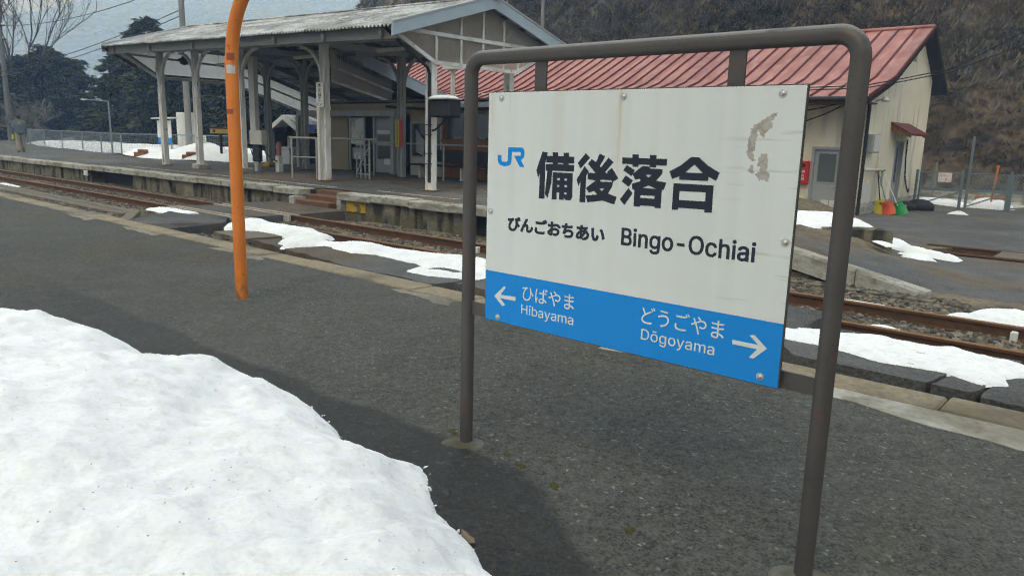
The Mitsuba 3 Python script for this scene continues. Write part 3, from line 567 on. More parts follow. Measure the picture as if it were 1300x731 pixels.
# ------------------------------------------------------------------ track bed, stones, rails
def bed_z(X, Y):
    X = np.asarray(X, float); Y = np.asarray(Y, float)
    t = np.clip((Y - 4.5) / 2.1, 0, 1); t = t * t * (3 - 2 * t)
    z = -0.235 - 0.225 * t
    t2 = np.clip((Y - 8.6) / 1.2, 0, 1)
    z = z - 0.10 * t2 * (X < -5)
    return z + 0.05 * (mfbm(X * 1.3, Y * 1.3, 0, 3, 8) - 0.5)

struct('track_bed', 'brown stony track bed between the two platforms', grid(np.concatenate([np.arange(-140, -30, 1.5), np.arange(-30, 6, 0.16), np.arange(6, 40, 1.0)]), np.arange(4.36, 10.45, 0.14), bed_z), 'dirt', True)

ico = trimesh.creation.icosahedron()
def pebbles(n, xr, yr, size, zf, seed, skip=None):
    q = np.random.RandomState(seed)
    X = xr[1] - (xr[1] - xr[0]) * q.rand(n) ** 1.6
    Y = q.uniform(yr[0], yr[1], n)
    keep = mfbm(X * 0.9, Y * 0.9, 2.0, 3, 31) > 0.34
    if skip is not None: keep &= ~skip(X, Y)
    X, Y = X[keep], Y[keep]; n = len(X)
    S = size * (0.45 + 0.9 * q.rand(n) ** 2)[:, None] * q.uniform(0.6, 1.25, (n, 3)) * [1, 1, 0.7]
    V = np.asarray(ico.vertices)
    jit = 1 + 0.32 * (q.rand(n, 12, 1) - 0.5)
    A = q.uniform(0, 2 * np.pi, n); ca, sa = np.cos(A), np.sin(A)
    P = V[None] * jit * S[:, None, :]
    P = np.stack([P[..., 0] * ca[:, None] - P[..., 1] * sa[:, None], P[..., 0] * sa[:, None] + P[..., 1] * ca[:, None], P[..., 2] + 0.25 * P[..., 0] * (q.rand(n, 1) - 0.5)], -1)
    P += np.stack([X, Y, zf(X, Y) + 0.006], -1)[:, None]
    F = np.asarray(ico.faces)[None] + 12 * np.arange(n)[:, None, None]
    return P.reshape(-1, 3), F.reshape(-1, 3), n

cross_poly = Polygon([(-10.5, 4.3), (-12.4, 4.3), (-14.0, 6.0), (-16.2, 7.2), (-16.4, 9.9), (-13.0, 9.9), (-13.0, 7.2), (-12.3, 6.6)])
struct('ballast', 'loose grey and brown ballast stones round the rails', kind='stuff')
for i, (mat, n, sz) in enumerate((('pebble_a', 15000, 0.034), ('pebble_b', 15000, 0.032), ('pebble_c', 6000, 0.036), ('pebble_d', 5000, 0.033))):
    P, F, n = pebbles(n, (-34, 0.4), (4.46, 10.0), sz, bed_z, 50 + i, lambda X, Y: shapely.contains_xy(cross_poly, X, Y))
    scene['ballast__%03d' % (i + 1)] = ply((P, F), mat)

RAILS = (7.28, 8.32)
def rail_profile(y, top, s=1.0):
    h = 0.145 * s
    return [(y - 0.060, top - h), (y + 0.060, top - h), (y + 0.060, top - h + 0.012), (y + 0.009, top - h + 0.028), (y + 0.009, top - 0.038), (y + 0.032, top - 0.030),
            (y + 0.032, top - 0.006), (y + 0.024, top), (y - 0.024, top), (y - 0.032, top - 0.006), (y - 0.032, top - 0.030), (y - 0.009, top - 0.038), (y - 0.009, top - h + 0.028), (y - 0.060, top - h + 0.012)]
tr = thing('railway_track', 'rusty railway track running the whole width between the two platforms', 'railway track')
for y in RAILS:
    part(tr, 'rail', profile_x(rail_profile(y, -0.322), -140, 40), 'rail_rust')
q = np.random.RandomState(5)
for k in range(54):
    x = -30 + k * 0.62 + q.uniform(-0.03, 0.03)
    if -16.4 < x < -12.6: continue
    part(tr, 'sleeper', box(x - 0.1, x + 0.1, 6.85 + q.uniform(-0.03, 0.03), 8.75 + q.uniform(-0.03, 0.03), -0.62, -0.468 + q.uniform(-0.006, 0.004), 0.01), 'timber_old')
for k in range(54):
    x = -30 + k * 0.62
    if -16.4 < x < -12.6 or x < -14: continue
    for y in RAILS:
        part(tr, 'rail_spike', cat(box(x - 0.02, x + 0.02, y - 0.095, y - 0.061, -0.475, -0.445), box(x - 0.02, x + 0.02, y + 0.061, y + 0.095, -0.475, -0.445)), 'rail_rust')
for x, y in ((-0.93, 8.25), (-7.9, 8.25)):
    part(tr, 'rail_clip', box(x - 0.03, x + 0.03, y - 0.05, y + 0.02, -0.46, -0.36, 0.008), 'conduit_white')

# old asphalt and slabs between the coping and the near rail
def slab(pts, top, thick, mat, seed, name='asphalt_slab', parent='island_platform', amp=0.04, step=0.08):
    pp = ragged(pts, step, amp, seed, 4)
    if pp.geom_type != 'Polygon': pp = max(pp.geoms, key=lambda g: g.area)
    m = extrude(pp, (0, 0, -thick), (1, 0, 0), (0, 1, 0), thick)
    v = np.asarray(m.vertices).copy()
    v[:, 2] += top(v[:, 0], v[:, 1]) if callable(top) else top
    part(parent, name, tm(v, m.faces), mat)

def slab_top(X, Y):
    return -0.05 - 0.10 * (Y - 4.8)
slab([(-1.72, 4.80), (-0.925, 4.79), (-0.915, 6.5), (-2.0, 6.5), (-2.0, 5.2)], slab_top, 0.2, 'asphalt_old', 1, amp=0.025)
slab([(-0.895, 4.80), (-0.685, 4.78), (-0.66, 6.5), (-0.885, 6.5)], slab_top, 0.2, 'asphalt_old', 2, amp=0.02)
slab([(-0.655, 4.76), (0.6, 4.74), (0.6, 6.5), (-0.635, 6.5)], lambda X, Y: slab_top(X, Y) - 0.012, 0.2, 'asphalt_old', 3, amp=0.025)
slab([(0.62, 4.74), (3.0, 4.74), (3.0, 6.5), (0.62, 6.5)], slab_top, 0.2, 'asphalt_old', 33, amp=0.025)
slab([(-3.6, 5.05), (-2.05, 4.95), (-2.05, 6.5), (-3.6, 6.6)], -0.10, 0.16, 'asphalt_old', 4)
slab([(-5.3, 5.2), (-3.65, 5.1), (-3.65, 6.6), (-5.2, 6.6)], -0.15, 0.14, 'asphalt_old', 5)
slab([(-8.6, 5.35), (-6.9, 5.15), (-5.6, 5.15), (-5.4, 6.5), (-8.4, 6.5)], -0.2, 0.10, 'asphalt_old', 6, amp=0.08)
slab([(-9.9, 5.6), (-8.8, 5.5), (-8.6, 6.4), (-9.6, 6.5)], -0.25, 0.08, 'asphalt_old', 7, amp=0.10)
slab([(-11.3, 5.75), (-10.3, 5.7), (-10.2, 6.3), (-11.2, 6.35)], -0.28, 0.07, 'timber_old', 8, 'board', amp=0.05)
for k, (y, w) in enumerate(((5.25, 0.22), (5.62, 0.2), (6.15, 0.24), (6.5, 0.22))):
    for j in range(5):
        x1 = -14.6 - j * 3.4 - 0.5 * k
        part('island_platform', 'board', box(x1 - 3.35, x1, y - w / 2, y + w / 2, -0.5, -0.335 - 0.02 * k, 0.012), 'timber_old')

# level crossing for passengers
struct('crossing_path', 'asphalt crossing path between the platforms')
def ramp_z(X, Y):
    return -0.03 - 0.295 * np.clip((Y - 4.43) / 2.6, 0, 1) ** 0.5
slab([(-10.75, 4.435), (-12.35, 4.435), (-13.9, 6.0), (-15.6, 7.19), (-13.5, 7.19), (-12.45, 6.55)], ramp_z, 0.2, 'asphalt_old', 12, 'approach', 'crossing_path', amp=0.012, step=0.2)
slab([(-15.9, 7.41), (-13.2, 7.41), (-13.2, 8.19), (-15.9, 8.19)], -0.328, 0.12, 'asphalt_old', 13, 'infill', 'crossing_path', amp=0.008, step=0.2)
slab([(-16.2, 8.46), (-13.2, 8.46), (-13.3, 9.78), (-16.0, 9.78)], -0.335, 0.2, 'asphalt_old', 14, 'infill', 'crossing_path', amp=0.01, step=0.2)
for y in (7.37, 8.215, 8.42, 7.19):
    part('crossing_path', 'edge_board', box(-16.0, -13.0, y - 0.035, y + 0.02, -0.45, -0.318, 0.006), 'coping_grey')
part('crossing_path', 'edge_board', transform(box(-0.09, 0.09, -0.75, 0.75, -0.06, 0.03, 0.01), rotz(62, (-13.15, 5.25, -0.17))), 'timber_old')

# ------------------------------------------------------------------ the station name sign
YS = 2.148
sg = thing('station_name_sign', 'large white and blue station name board in a brown tube frame, nearest the viewer', 'station sign')
pan = box(-2.0125, -0.7975, YS + 0.0005, YS + 0.012, 0.583, 1.463, 0.002)
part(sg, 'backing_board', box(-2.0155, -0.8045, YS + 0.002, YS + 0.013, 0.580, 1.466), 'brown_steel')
face = shapely.box(-2.0125, 0.781, -0.8075, 1.463)
pf = part(sg, 'face_plate', extrude(face, (0, YS + 0.002, 0), (1, 0, 0), (0, 0, 1), 0.002), 'sign_white', label='weathered white upper part of the name board')
part(sg, 'blue_band', extrude(Polygon([(-2.0125, 0.583), (-0.8075, 0.583), (-0.8075, 0.7808), (-2.0125, 0.7808)]), (0, YS + 0.002, 0), (1, 0, 0), (0, 0, 1), 0.002), 'sign_blue', label='blue band with white lettering along the bottom')
for k in ('bi', 'go', 'ochi', 'ai'):
    part(sg, 'large_character', plates(rings_to_poly(GLYPHS[k], 1e-4), YS), 'letter_black')
part(sg, 'emblem', plates(rings_to_poly(GLYPHS['logo'], 1e-4), YS), 'sign_blue', label='blue two-letter railway emblem')
for p in fit(word('びんごおちあい', 0.066), -1.899, -1.456, 0.950, 1.004):
    part(sg, 'small_character', plates([g_.buffer(0.0016, join_style=2) for g_ in p], YS), 'letter_black')

def latin(text, x0, x1, z0, cap, mat, name, bold=False):
    m = meshkit.text_mesh(text, cap, 0.0012, bold)
    v = np.asarray(m.vertices).copy()
    s = (x1 - x0) / (v[:, 0].max() - v[:, 0].min())
    x = (v[:, 0] - v[:, 0].min()) * s + x0
    w = np.column_stack([x, YS - v[:, 2], z0 + v[:, 1]])
    part(sg, name, tm(w, m.faces), mat)

latin('Bingo-Ochiai', -1.386, -0.912, 0.953, 0.056, 'letter_black', 'latin_name', True)
for p in fit(word('ひばやま', 0.06), -1.818, -1.572, 0.690, 0.748):
    part(sg, 'small_character', plates(p, YS), 'letter_white')
for p in fit(word(['ど', 'う', 'ご_thin', 'や', 'ま'], 0.06), -1.288, -0.990, 0.697, 0.757):
    part(sg, 'small_character', plates(p, YS), 'letter_white')
latin('Hibayama', -1.822, -1.572, 0.636, 0.036, 'letter_white', 'latin_name')
latin('Dōgoyama', -1.286, -1.017, 0.641, 0.036, 'letter_white', 'latin_name')
part(sg, 'arrow', plates(rings_to_poly(GLYPHS['arrowL'], 1e-4), YS), 'letter_white', label='white arrow pointing left')
part(sg, 'arrow', plates(rings_to_poly(GLYPHS['arrowR'], 1e-4), YS), 'letter_white', label='white arrow pointing right')
pe = []
for i, p in enumerate(rings_to_poly(GLYPHS['peel'], 1e-4)):
    pe.append(ragged(list(p.buffer(0.0022).exterior.coords), 0.0015, 0.006, 40 + i, 190))
part(sg, 'peeled_paint', plates(pe, YS, 0.0003), 'bare_metal', label='patch of peeled paint showing bare metal')
for x, z in ((-1.948, 1.442), (-1.406, 1.440), (-0.874, 1.441), (-1.993, 1.015), (-0.826, 1.021), (-1.943, 0.600), (-0.863, 0.607)):
    m = trimesh.creation.icosphere(2, 0.0085)
    v = np.asarray(m.vertices) * [1, 0.75, 1] + [x, YS - 0.001, z]
    part(sg, 'bolt', cat(tm(v, m.faces), transform(trimesh.creation.cylinder(0.012, 0.002, sections=20), np.array([[1, 0, 0, x], [0, 0, 1, YS - 0.0006], [0, 1, 0, z], [0, 0, 0, 1.0]]))), 'bolt_steel', True)
yc = YS + 0.030
xl, xr_, zt, rad = -2.138, -0.683, 1.596, 0.064
path = [(xl, yc, -0.06), (xl, yc, 0.6), (xl, yc, 1.2), (xl, yc, zt - rad)]
path += list(arc((xl + rad, yc, zt - rad), rad, 180, 90, (1, 0, 0), (0, 0, 1), 12)[1:])
path += [(-1.6, yc, zt), (-1.2, yc, zt)]
path += list(arc((xr_ - rad, yc, zt - rad), rad, 90, 0, (1, 0, 0), (0, 0, 1), 12))
path += [(xr_, yc, 1.2), (xr_, yc, 0.6), (xr_, yc, -0.06)]
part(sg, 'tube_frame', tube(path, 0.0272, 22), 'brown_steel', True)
for x in (-1.785, -1.032):
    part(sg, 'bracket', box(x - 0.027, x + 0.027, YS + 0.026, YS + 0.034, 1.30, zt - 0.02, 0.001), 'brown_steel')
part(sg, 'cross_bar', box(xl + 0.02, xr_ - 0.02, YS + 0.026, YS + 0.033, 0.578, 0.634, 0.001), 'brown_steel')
for k, x in enumerate((xl, xr_)):
    pp = ragged([(x + 0.10 * math.cos(a), yc - 0.012 + 0.08 * math.sin(a)) for a in np.linspace(0, 6.28, 14)[:-1]], 0.03, 0.03, 60 + k, 9)
    part(sg, 'footing', heap(pp, 0.012, 0.03, 0.002, 0.01, 0.012, 70 + k, 14), 'footing_stone', True)

# moss tufts and a dead leaf on the asphalt
for i, (x, y, s) in enumerate(((-1.83, 2.17, 0.05), (-1.61, 2.12, 0.04), (-1.20, 2.02, 0.05), (-0.735, 2.10, 0.05), (-0.60, 2.17, 0.05), (-1.93, 2.20, 0.06), (-2.27, 2.24, 0.05))):
    s *= 0.75
    pp = ragged([(x + s * math.cos(a), y + 0.6 * s * math.sin(a)) for a in np.linspace(0, 6.28, 10)[:-1]], 0.006, 0.045, 80 + i, 35)
    solo('moss_patch', ('flat olive moss patch on the asphalt right of the left sign post', 'small moss patch between the two sign posts, nearer the left one', 'moss patch on bare asphalt midway below the blue band',
         'yellowish moss patch just left of the right sign post', 'moss patch on the right side of the right sign post', 'moss beside the left post footing on its right', 'moss beside the left post footing on its left')[i],
         'moss', heap(pp, 0.008, 0.01, 0.002, 0.006, 0.008, 90 + i, 30), 'moss', True)
lf = heap(Polygon([(-0.045, 0), (-0.02, 0.013), (0.02, 0.012), (0.04, 0.0), (0.02, -0.012), (-0.02, -0.012)]), 0.004, 0.01, 0.0, 0.004, 0.003, 3, 40)
lv = np.asarray(lf.vertices).copy(); lv[:, 2] += 0.012 + 6 * lv[:, 0] ** 2
solo('dead_leaf', 'single pale brown dead leaf lying at the foot of the snow heap', 'leaf', transform(tm(lv, lf.faces), rotz(-12, (-1.565, 1.612, 0.006))), 'leaf_brown', True)

# ------------------------------------------------------------------ orange pole
ox, oy = -5.37, 2.94
op = thing('orange_pole', 'bright orange steel pole that bends over at the top, left of the name sign', 'pole')
pp = [(ox, oy, -0.05), (ox, oy, 0.5), (ox, oy, 1.2), (ox, oy, 1.80)]
pp += list(arc((ox + 0.62, oy + 0.04, 1.80), 0.62, 180, 128, (1, 0.05, 0), (0, 0, 1), 12)[1:])
d_ = np.array([0.62, 0.05, 0.78]); d_ /= np.linalg.norm(d_)
e_ = np.asarray(pp[-1])
pp += [tuple(e_ + d_ * s) for s in (0.3, 0.8, 1.2)]
part(op, 'tube', tube(pp, 0.047, 24), 'orange_paint', True)
part(op, 'base_collar', heap(ragged([(ox + 0.085 * math.cos(a), oy + 0.085 * math.sin(a)) for a in np.linspace(0, 6.28, 14)[:-1]], 0.02, 0.03, 5, 14), 0.012, 0.03, 0.002, 0.01, 0.01, 6, 14), 'footing_stone', True)
def wrap(z0, z1, a0, a1, r, mat, name):
    a = np.radians(np.linspace(a0, a1, 14))
    v = np.vstack([np.column_stack([ox + r * np.cos(a), oy + r * np.sin(a), np.full(14, z)]) for z in (z0, z1)])
    i = np.arange(13)
    part(op, name, tm(v, np.vstack([np.stack([i, i + 1, i + 15], 1), np.stack([i, i + 15, i + 14], 1)])), mat, True)
wrap(1.705, 1.765, -75, 5, 0.0485, 'silver', 'sticker')
wrap(1.415, 1.450, -105, -30, 0.0482, 'tape_red', 'label_band')
wrap(1.800, 1.850, -70, 0, 0.0484, 'tape_red', 'label_band')
for z, a in ((1.90, -55), (1.88, -40), (1.79, -20), (1.76, -15)):
    aa = math.radians(a)
    m = trimesh.creation.icosphere(1, 0.006); part(op, 'chipped_spot', tm(np.asarray(m.vertices) + [ox + 0.045 * math.cos(aa), oy + 0.045 * math.sin(aa), z], m.faces), 'tape_red')

# grey pole foot at the left edge
lp = thing('thin_pole', 'thin grey metal pole cut by the left edge of the picture', 'pole')
part(lp, 'tube', tube([(-17.95, 4.60, -0.3), (-17.95, 4.60, 0.6), (-17.97, 4.60, 2.6)], 0.045, 10), 'grey_steel', True)
part(lp, 'base_plate', box(-18.05, -17.85, 4.5, 4.7, -0.02, 0.03, 0.005), 'grey_steel')

# ------------------------------------------------------------------ snow
HE = [(-5.724, 1.234), (-5.667, 1.245), (-5.215, 1.388), (-5.188, 1.398), (-4.768, 1.602), (-4.495, 1.7), (-4.468, 1.71), (-4.22, 1.725), (-4.12, 1.708), (-3.808, 1.646), (-3.804, 1.646), (-3.408, 1.879), (-3.366, 1.893), (-3.191, 1.924), (-2.958, 1.929), (-2.707, 1.885), (-2.403, 1.788), (-2.261, 1.794), (-2.082, 1.891), (-1.889, 1.767), (-1.766, 1.684), (-1.654, 1.669), (-1.399, 1.531), (-1.150, 1.474)]
edge = np.array(HE)
foot = ragged([tuple(e) for e in edge] + [(-0.66, 0.9), (-0.85, -0.6), (-1.6, -2.4), (-9.6, -2.4), (-9.8, 0.9)], 0.022, 0.035, 3, 6)
def heap_more(x, y, d):
    t = np.clip(d / 0.9, 0, 1)
    s = 0.15 * np.clip((-1.3 - x) / 2.0, 0, 1) * t + 0.05 * t
    lump = 0.17 * (mfbm(x * 1.5, y * 1.5, 4, 4, 12) - 0.5) * np.clip(d / 0.25, 0, 1)
    cr = 0.06 * (mfbm(x * 5, y * 7, 4, 3, 14) - 0.5) * np.clip(d / 0.05, 0, 1)
    fine = 0.020 * (mfbm(x * 15, y * 15, 4, 4, 17) - 0.5) * np.clip(d / 0.03, 0, 1)
    ridge = 0.07 * np.exp(-((d - 0.28) / 0.15) ** 2) * (mfbm(x * 1.6, y * 1.6, 0, 2, 9) - 0.25)
    return s + lump + cr + fine + ridge
hp = heap(foot, 0.16, 0.16, 0.0, 0.02, 0.05, 15, 1.1, heap_more)
sh = thing('snow_heap', 'big heap of cleared snow on the asphalt in the lower left foreground', 'snow heap')
scene[sh] = ply(hp, 'snow', True)
q = np.random.RandomState(77)
hv = np.asarray(hp.vertices); hd = shapely.distance(shapely.points(hv[:, 0], hv[:, 1]), foot.boundary)
near_ = np.where((hv[:, 1] > 0.3) & (hv[:, 0] < -0.9))[0]
w_ = np.exp(-hd[near_] / 0.04) + 0.002; w_ /= w_.sum()
pick = q.choice(near_, 320, p=w_)
cr_ = trimesh.creation.icosphere(1, 1.0); cv_ = np.asarray(cr_.vertices); cf_ = np.asarray(cr_.faces)
rad_ = 0.003 + 0.010 * q.rand(len(pick)) ** 3
V_ = cv_[None] * (1 + 0.5 * (q.rand(len(pick), len(cv_), 1) - 0.5)) * rad_[:, None, None] * q.uniform(0.7, 1.4, (len(pick), 1, 3))
V_ = V_ + (hv[pick] + np.column_stack([q.normal(0, 0.012, len(pick)), q.normal(0, 0.012, len(pick)), 0 * rad_]))[:, None, :]
V_[..., 2] = np.maximum(V_[..., 2], 0.001)
part(sh, 'snow_crumb', tm(V_.reshape(-1, 3), (cf_[None] + len(cv_) * np.arange(len(pick))[:, None, None]).reshape(-1, 3)), 'snow', True, kind='stuff')

def patch(pts, h, zb, label, seed, res=0.05, amp=0.06, soft=0.10, holes=(), freq=2.2):
    h = h * 0.9; soft = soft * 1.4
    pg = ragged(pts, 0.045, amp * 1.5, seed, 4.5)
    for hx, hy, hrx, hry in holes:
        pg = pg.difference(ragged([(hx + hrx * math.cos(a), hy + hry * math.sin(a)) for a in np.linspace(0, 6.28, 12)[:-1]], 0.05, 0.03, seed + 9, 5))
    solo('snow_patch', label, 'snow', heap(pg, h, soft, zb, res, 0.03, seed, freq), 'snow', True)

patch([(-3.0, 6.3), (-2.28, 6.17), (-2.13, 6.1), (-1.98, 6.04), (-1.87, 6.21), (-1.77, 6.37), (-1.61, 6.44), (-1.43, 6.40), (-1.24, 6.33), (-1.13, 6.44), (-0.88, 6.35), (-0.62, 6.26), (-0.47, 6.12), (-0.43, 5.8), (-0.57, 5.75), (-0.61, 5.54), (-0.61, 5.31), (-0.70, 5.08), (-0.80, 5.16), (-0.92, 5.26),
       (-1.09, 5.20), (-1.32, 5.17), (-1.59, 5.32), (-1.78, 5.39), (-1.97, 5.36), (-2.3, 5.45), (-3.0, 5.5)], 0.05, lambda x, y: -0.052 - 0.10 * (y - 4.8), 'long snow patch on the grey slabs right of the right sign post', 1, 0.022, 0.03, 0.07,
      ((-1.22, 5.93, 0.07, 0.03), (-0.87, 6.05, 0.06, 0.03), (-1.16, 5.36, 0.05, 0.025)))
patch([(-11.95, 6.25), (-12.5, 6.8), (-12.3, 7.15), (-11.3, 7.12), (-10.5, 7.1), (-9.75, 6.95), (-9.7, 6.6), (-10.3, 6.4), (-10.9, 6.22), (-11.3, 6.0)], 0.16, -0.33, 'rounded snow patch beside the rails just right of the orange pole', 2, 0.05)
patch([(-9.6, 5.8), (-9.3, 6.3), (-8.7, 6.25), (-8.2, 6.5), (-7.3, 6.5), (-6.6, 6.65), (-5.9, 6.75), (-4.6, 6.7), (-4.4, 5.8), (-5.2, 5.6), (-5.5, 5.45), (-5.95, 5.38), (-6.35, 5.42), (-6.5, 5.78), (-7.05, 5.82), (-7.6, 5.76), (-8.0, 5.7), (-8.7, 5.8), (-8.9, 5.5)],
      0.15, -0.245, 'longest snow patch beside the rails, left of the sign and behind its left post', 3, 0.045, 0.08, 0.13, ((-6.05, 5.8, 0.2, 0.06),))
patch([(-15.3, 6.4), (-15.2, 6.8), (-14.4, 6.85), (-13.9, 6.85), (-13.65, 6.45), (-14.1, 6.25)], 0.07, -0.28, 'small flat snow patch on the crossing path left of the orange pole', 4, 0.05)
patch([(-26.4, 6.55), (-25.8, 6.95), (-24.7, 6.95), (-24.4, 6.7), (-25.2, 6.5)], 0.05, -0.43, 'thin snow strip beside the rails at the left edge', 5, 0.08)
patch([(-5.05, 5.0), (-4.4, 5.05), (-4.2, 4.75), (-4.9, 4.72)], 0.05, -0.2, 'tiny snow remnant in front of the long patch beside the left sign post', 6, 0.04)
patch([(-1.75, 8.72), (-1.5, 9.1), (-1.33, 9.6), (-1.0, 9.75), (0.8, 9.6), (0.8, 8.75), (-0.9, 8.7)], 0.11, -0.44, 'snow patch beyond the far rail at the right edge', 7, 0.05)
patch([(-2.25, 7.75), (-2.0, 8.0), (-1.75, 7.9), (-1.8, 7.6)], 0.05, -0.45, 'small snow patch lying between the two rails right of the sign', 8, 0.03, 0.04)
patch([(-2.95, 8.75), (-2.6, 9.0), (-2.2, 8.95), (-2.3, 8.7)], 0.04, -0.44, 'sliver of snow behind the far rail below the ramp kerb', 9, 0.04, 0.04)

# ------------------------------------------------------------------ the station side: platform, steps, ramp, yard
def edge_y(x):
    return float(np.interp(x, [-80, -36, -16, -14, 5], [9.35, 9.45, 9.9, 10.0, 10.0]))

def deck_z(x):
    return float(np.interp(x, [-80, -4.4, -2.05, 5], [0, 0, -0.47, -0.5]))

struct('station_platform', 'asphalt platform in front of the station building')
xs = np.concatenate([np.arange(-90, -30, 2.0), np.arange(-30, -15.25, 0.5), [-15.25]])
def deck(xs, y1, mat='asphalt_old', name='asphalt_surface', inset=0.44):
    ts = np.linspace(0, 1, 9)
    v, f = [], []
    for x in xs:
        y0 = edge_y(x) + inset
        for t in ts:
            v.append([x, y0 + (y1 - y0) * t, deck_z(x) - 0.004])
    n = len(ts)
    for i in range(len(xs) - 1):
        for j in range(n - 1):
            a = i * n + j
            f += [[a, a + n, a + n + 1], [a, a + n + 1, a + 1]]
    part('station_platform', name, tm(v, f), mat)
deck(xs, 24)
deck(np.array([-15.25, -14.6, -13.95]), 24, inset=0.62)
deck(np.concatenate([np.arange(-13.95, -9.3, 0.5), [-9.3]]), 24)
rx, ry = np.concatenate([[-9.3], np.arange(-9.0, -1.3, 0.25)]), np.concatenate([[10.2, 10.44], np.arange(10.8, 14.4, 0.3)])
def ramp_deck(X, Y):
    d = np.interp(X, [-9.3, -4.4, -2.05, -1.4], [-0.004, -0.004, -0.474, -0.53])
    s = np.clip((Y - 11.9) / 2.2, 0, 1)
    return d * (1 - s) + np.minimum(d, -0.56) * s
part('station_platform', 'ramp_surface', grid(rx, ry, ramp_deck), 'asphalt_old', True)
part('station_platform', 'deck_body', box(-90, -15.25, 10.2, 24, -0.9, -0.02), 'masonry')
part('station_platform', 'deck_body', box(-13.95, -9.3, 10.35, 24, -0.9, -0.02), 'masonry')
q = np.random.RandomState(21)
x = -44.0
while x < -5.0:
    w = 1.2 + q.uniform(-0.04, 0.04)
    x1 = min(x + w, -5.0)
    if x < -15.25 < x1: x1 = -15.25
    if -15.26 < x < -13.95:
        x = -13.95; continue
    y = edge_y((x + x1) / 2); o = q.uniform(-0.012, 0.012)
    dz = q.uniform(-0.012, 0.012)
    part('station_platform', 'coping_stone', box(x + 0.008, x1 - 0.008, y - 0.02 + o, y + 0.44, -0.15 + dz, 0.004 + dz, 0.018), 'coping_grey')
    x = x1
part('station_platform', 'far_coping', box(-90, -44.01, 9.36, 9.85, -0.15, 0.002), 'coping_grey')
# masonry face, in blocks, with the two dark openings
segs = []
x = -90.0
while x < -5.9:
    segs.append((x, min(x + 2.0 + q.uniform(-0.5, 0.5), -5.9))); x = segs[-1][1]
for a, b in segs:
    for lo, hi in ((a, min(b, -27.3)), (max(a, -24.3), min(b, -15.25)), (max(a, -13.95), min(b, -9.9)), (max(a, -8.2), b)):
        if hi - lo > 0.05:
            y = edge_y((lo + hi) / 2) + 0.11 + q.uniform(-0.012, 0.012)
            part('station_platform', 'masonry_block', box(lo, hi - 0.004, y, y + 0.5, -0.95, -0.151, 0.01), 'masonry')
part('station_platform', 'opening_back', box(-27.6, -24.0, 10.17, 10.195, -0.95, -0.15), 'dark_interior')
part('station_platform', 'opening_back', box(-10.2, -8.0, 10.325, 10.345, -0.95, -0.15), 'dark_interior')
part('station_platform', 'marker_plate', box(-27.62, -27.30, 9.62, 9.655, -0.33, -0.155, 0.005), 'conduit_white')
part('station_platform', 'yellow_mark', box(-13.74, -13.05, 10.09, 10.105, -0.40, -0.155), 'yellow_paint', label='yellow painted wall end beside the steps')
part('station_platform', 'yellow_mark', box(-15.62, -15.3, 9.995, 10.02, -0.36, -0.155), 'yellow_paint')
for k, (y0, y1, z) in enumerate(((9.78, 10.05, -0.235), (10.05, 10.34, -0.125), (10.34, 10.64, -0.025))):
    part('station_platform', 'step', box(-15.24, -13.96, y0, y1 + 0.03, -0.9, z, 0.012), 'step_red')
part('station_platform', 'step_cheek', box(-15.44, -15.25, 9.72, 10.6, -0.9, -0.16, 0.02), 'coping_grey')
part('station_platform', 'step_cheek', box(-13.95, -13.80, 9.98, 10.6, -0.9, -0.16, 0.02), 'coping_grey')
# white guide line on the deck
for a, b in ((-27, -21.5), (-21.4, -15.3), (-13.9, -11.2)):
    part('station_platform', 'guide_line', box(a, b, edge_y((a + b) / 2) + 1.05, edge_y((a + b) / 2) + 1.14, -0.0035, 0.001), 'coping_grey')
# ramp with its pale kerb
kx = [-5.0, -3.9, -2.9, -2.06]
for a, b in zip(kx[:-1], kx[1:]):
    za, zb = deck_z(a), deck_z(b)
    pts = [[xx, y, (za if xx < (a + b) / 2 else zb) + dz] for xx in (a + 0.006, b - 0.006) for y, dz in ((9.97, -0.20), (9.97, 0.03), (10.0, 0.06), (10.22, 0.06), (10.25, 0.03), (10.25, -0.20))]
    part('station_platform', 'ramp_kerb', hull(pts), 'coping_grey')
v = [[-5.9, 10.05, -0.15], [-2.1, 10.05, -0.55], [-2.1, 10.05, -0.95], [-5.9, 10.05, -0.95]]
part('station_platform', 'ramp_wall', cat(tm(v, [[0, 1, 2], [0, 2, 3]]), box(-6, -1.9, 9.55, 9.7, -0.95, -0.43)), 'masonry')

def yard_z(X, Y):
    t = np.clip((Y - 10.5) / 11.0, 0, 1)
    return -0.475 - 0.225 * t + 0.02 * (mfbm(X * 0.5, Y * 0.5, 0, 3, 4) - 0.5)
struct('yard', 'old cracked asphalt yard beside the station building')
part('yard', 'asphalt_surface', grid(np.arange(-9.0, 46, 0.5), np.concatenate([np.arange(10.3, 15.2, 0.35), [15.22]]), yard_z), 'asphalt_old', True)
part('yard', 'asphalt_surface', grid(np.arange(-9.0, 46, 0.5), np.concatenate([[16.55], np.arange(16.8, 35.2, 0.6)]), yard_z), 'asphalt_old', True)
part('yard', 'siding_bed', grid(np.arange(-9, 46, 0.5), np.array([15.2, 15.5, 15.9, 16.3, 16.57]), lambda X, Y: yard_z(X, Y) - 0.07), 'dirt', True)
part('yard', 'asphalt_infill', extrude(Polygon([(-9, 15.24), (-3.2, 15.24), (-3.3, 15.9), (-3.0, 16.53), (-9, 16.53)]), (0, 0, -0.7), (1, 0, 0), (0, 1, 0), 0.13), 'dirt')
tr2 = thing('railway_track', 'short rusty siding sunk in the asphalt yard beyond the ramp', 'railway track')
for y in (15.36, 16.43):
    part(tr2, 'rail', profile_x(rail_profile(y, -0.535), -3.5, 46), 'rail_rust')
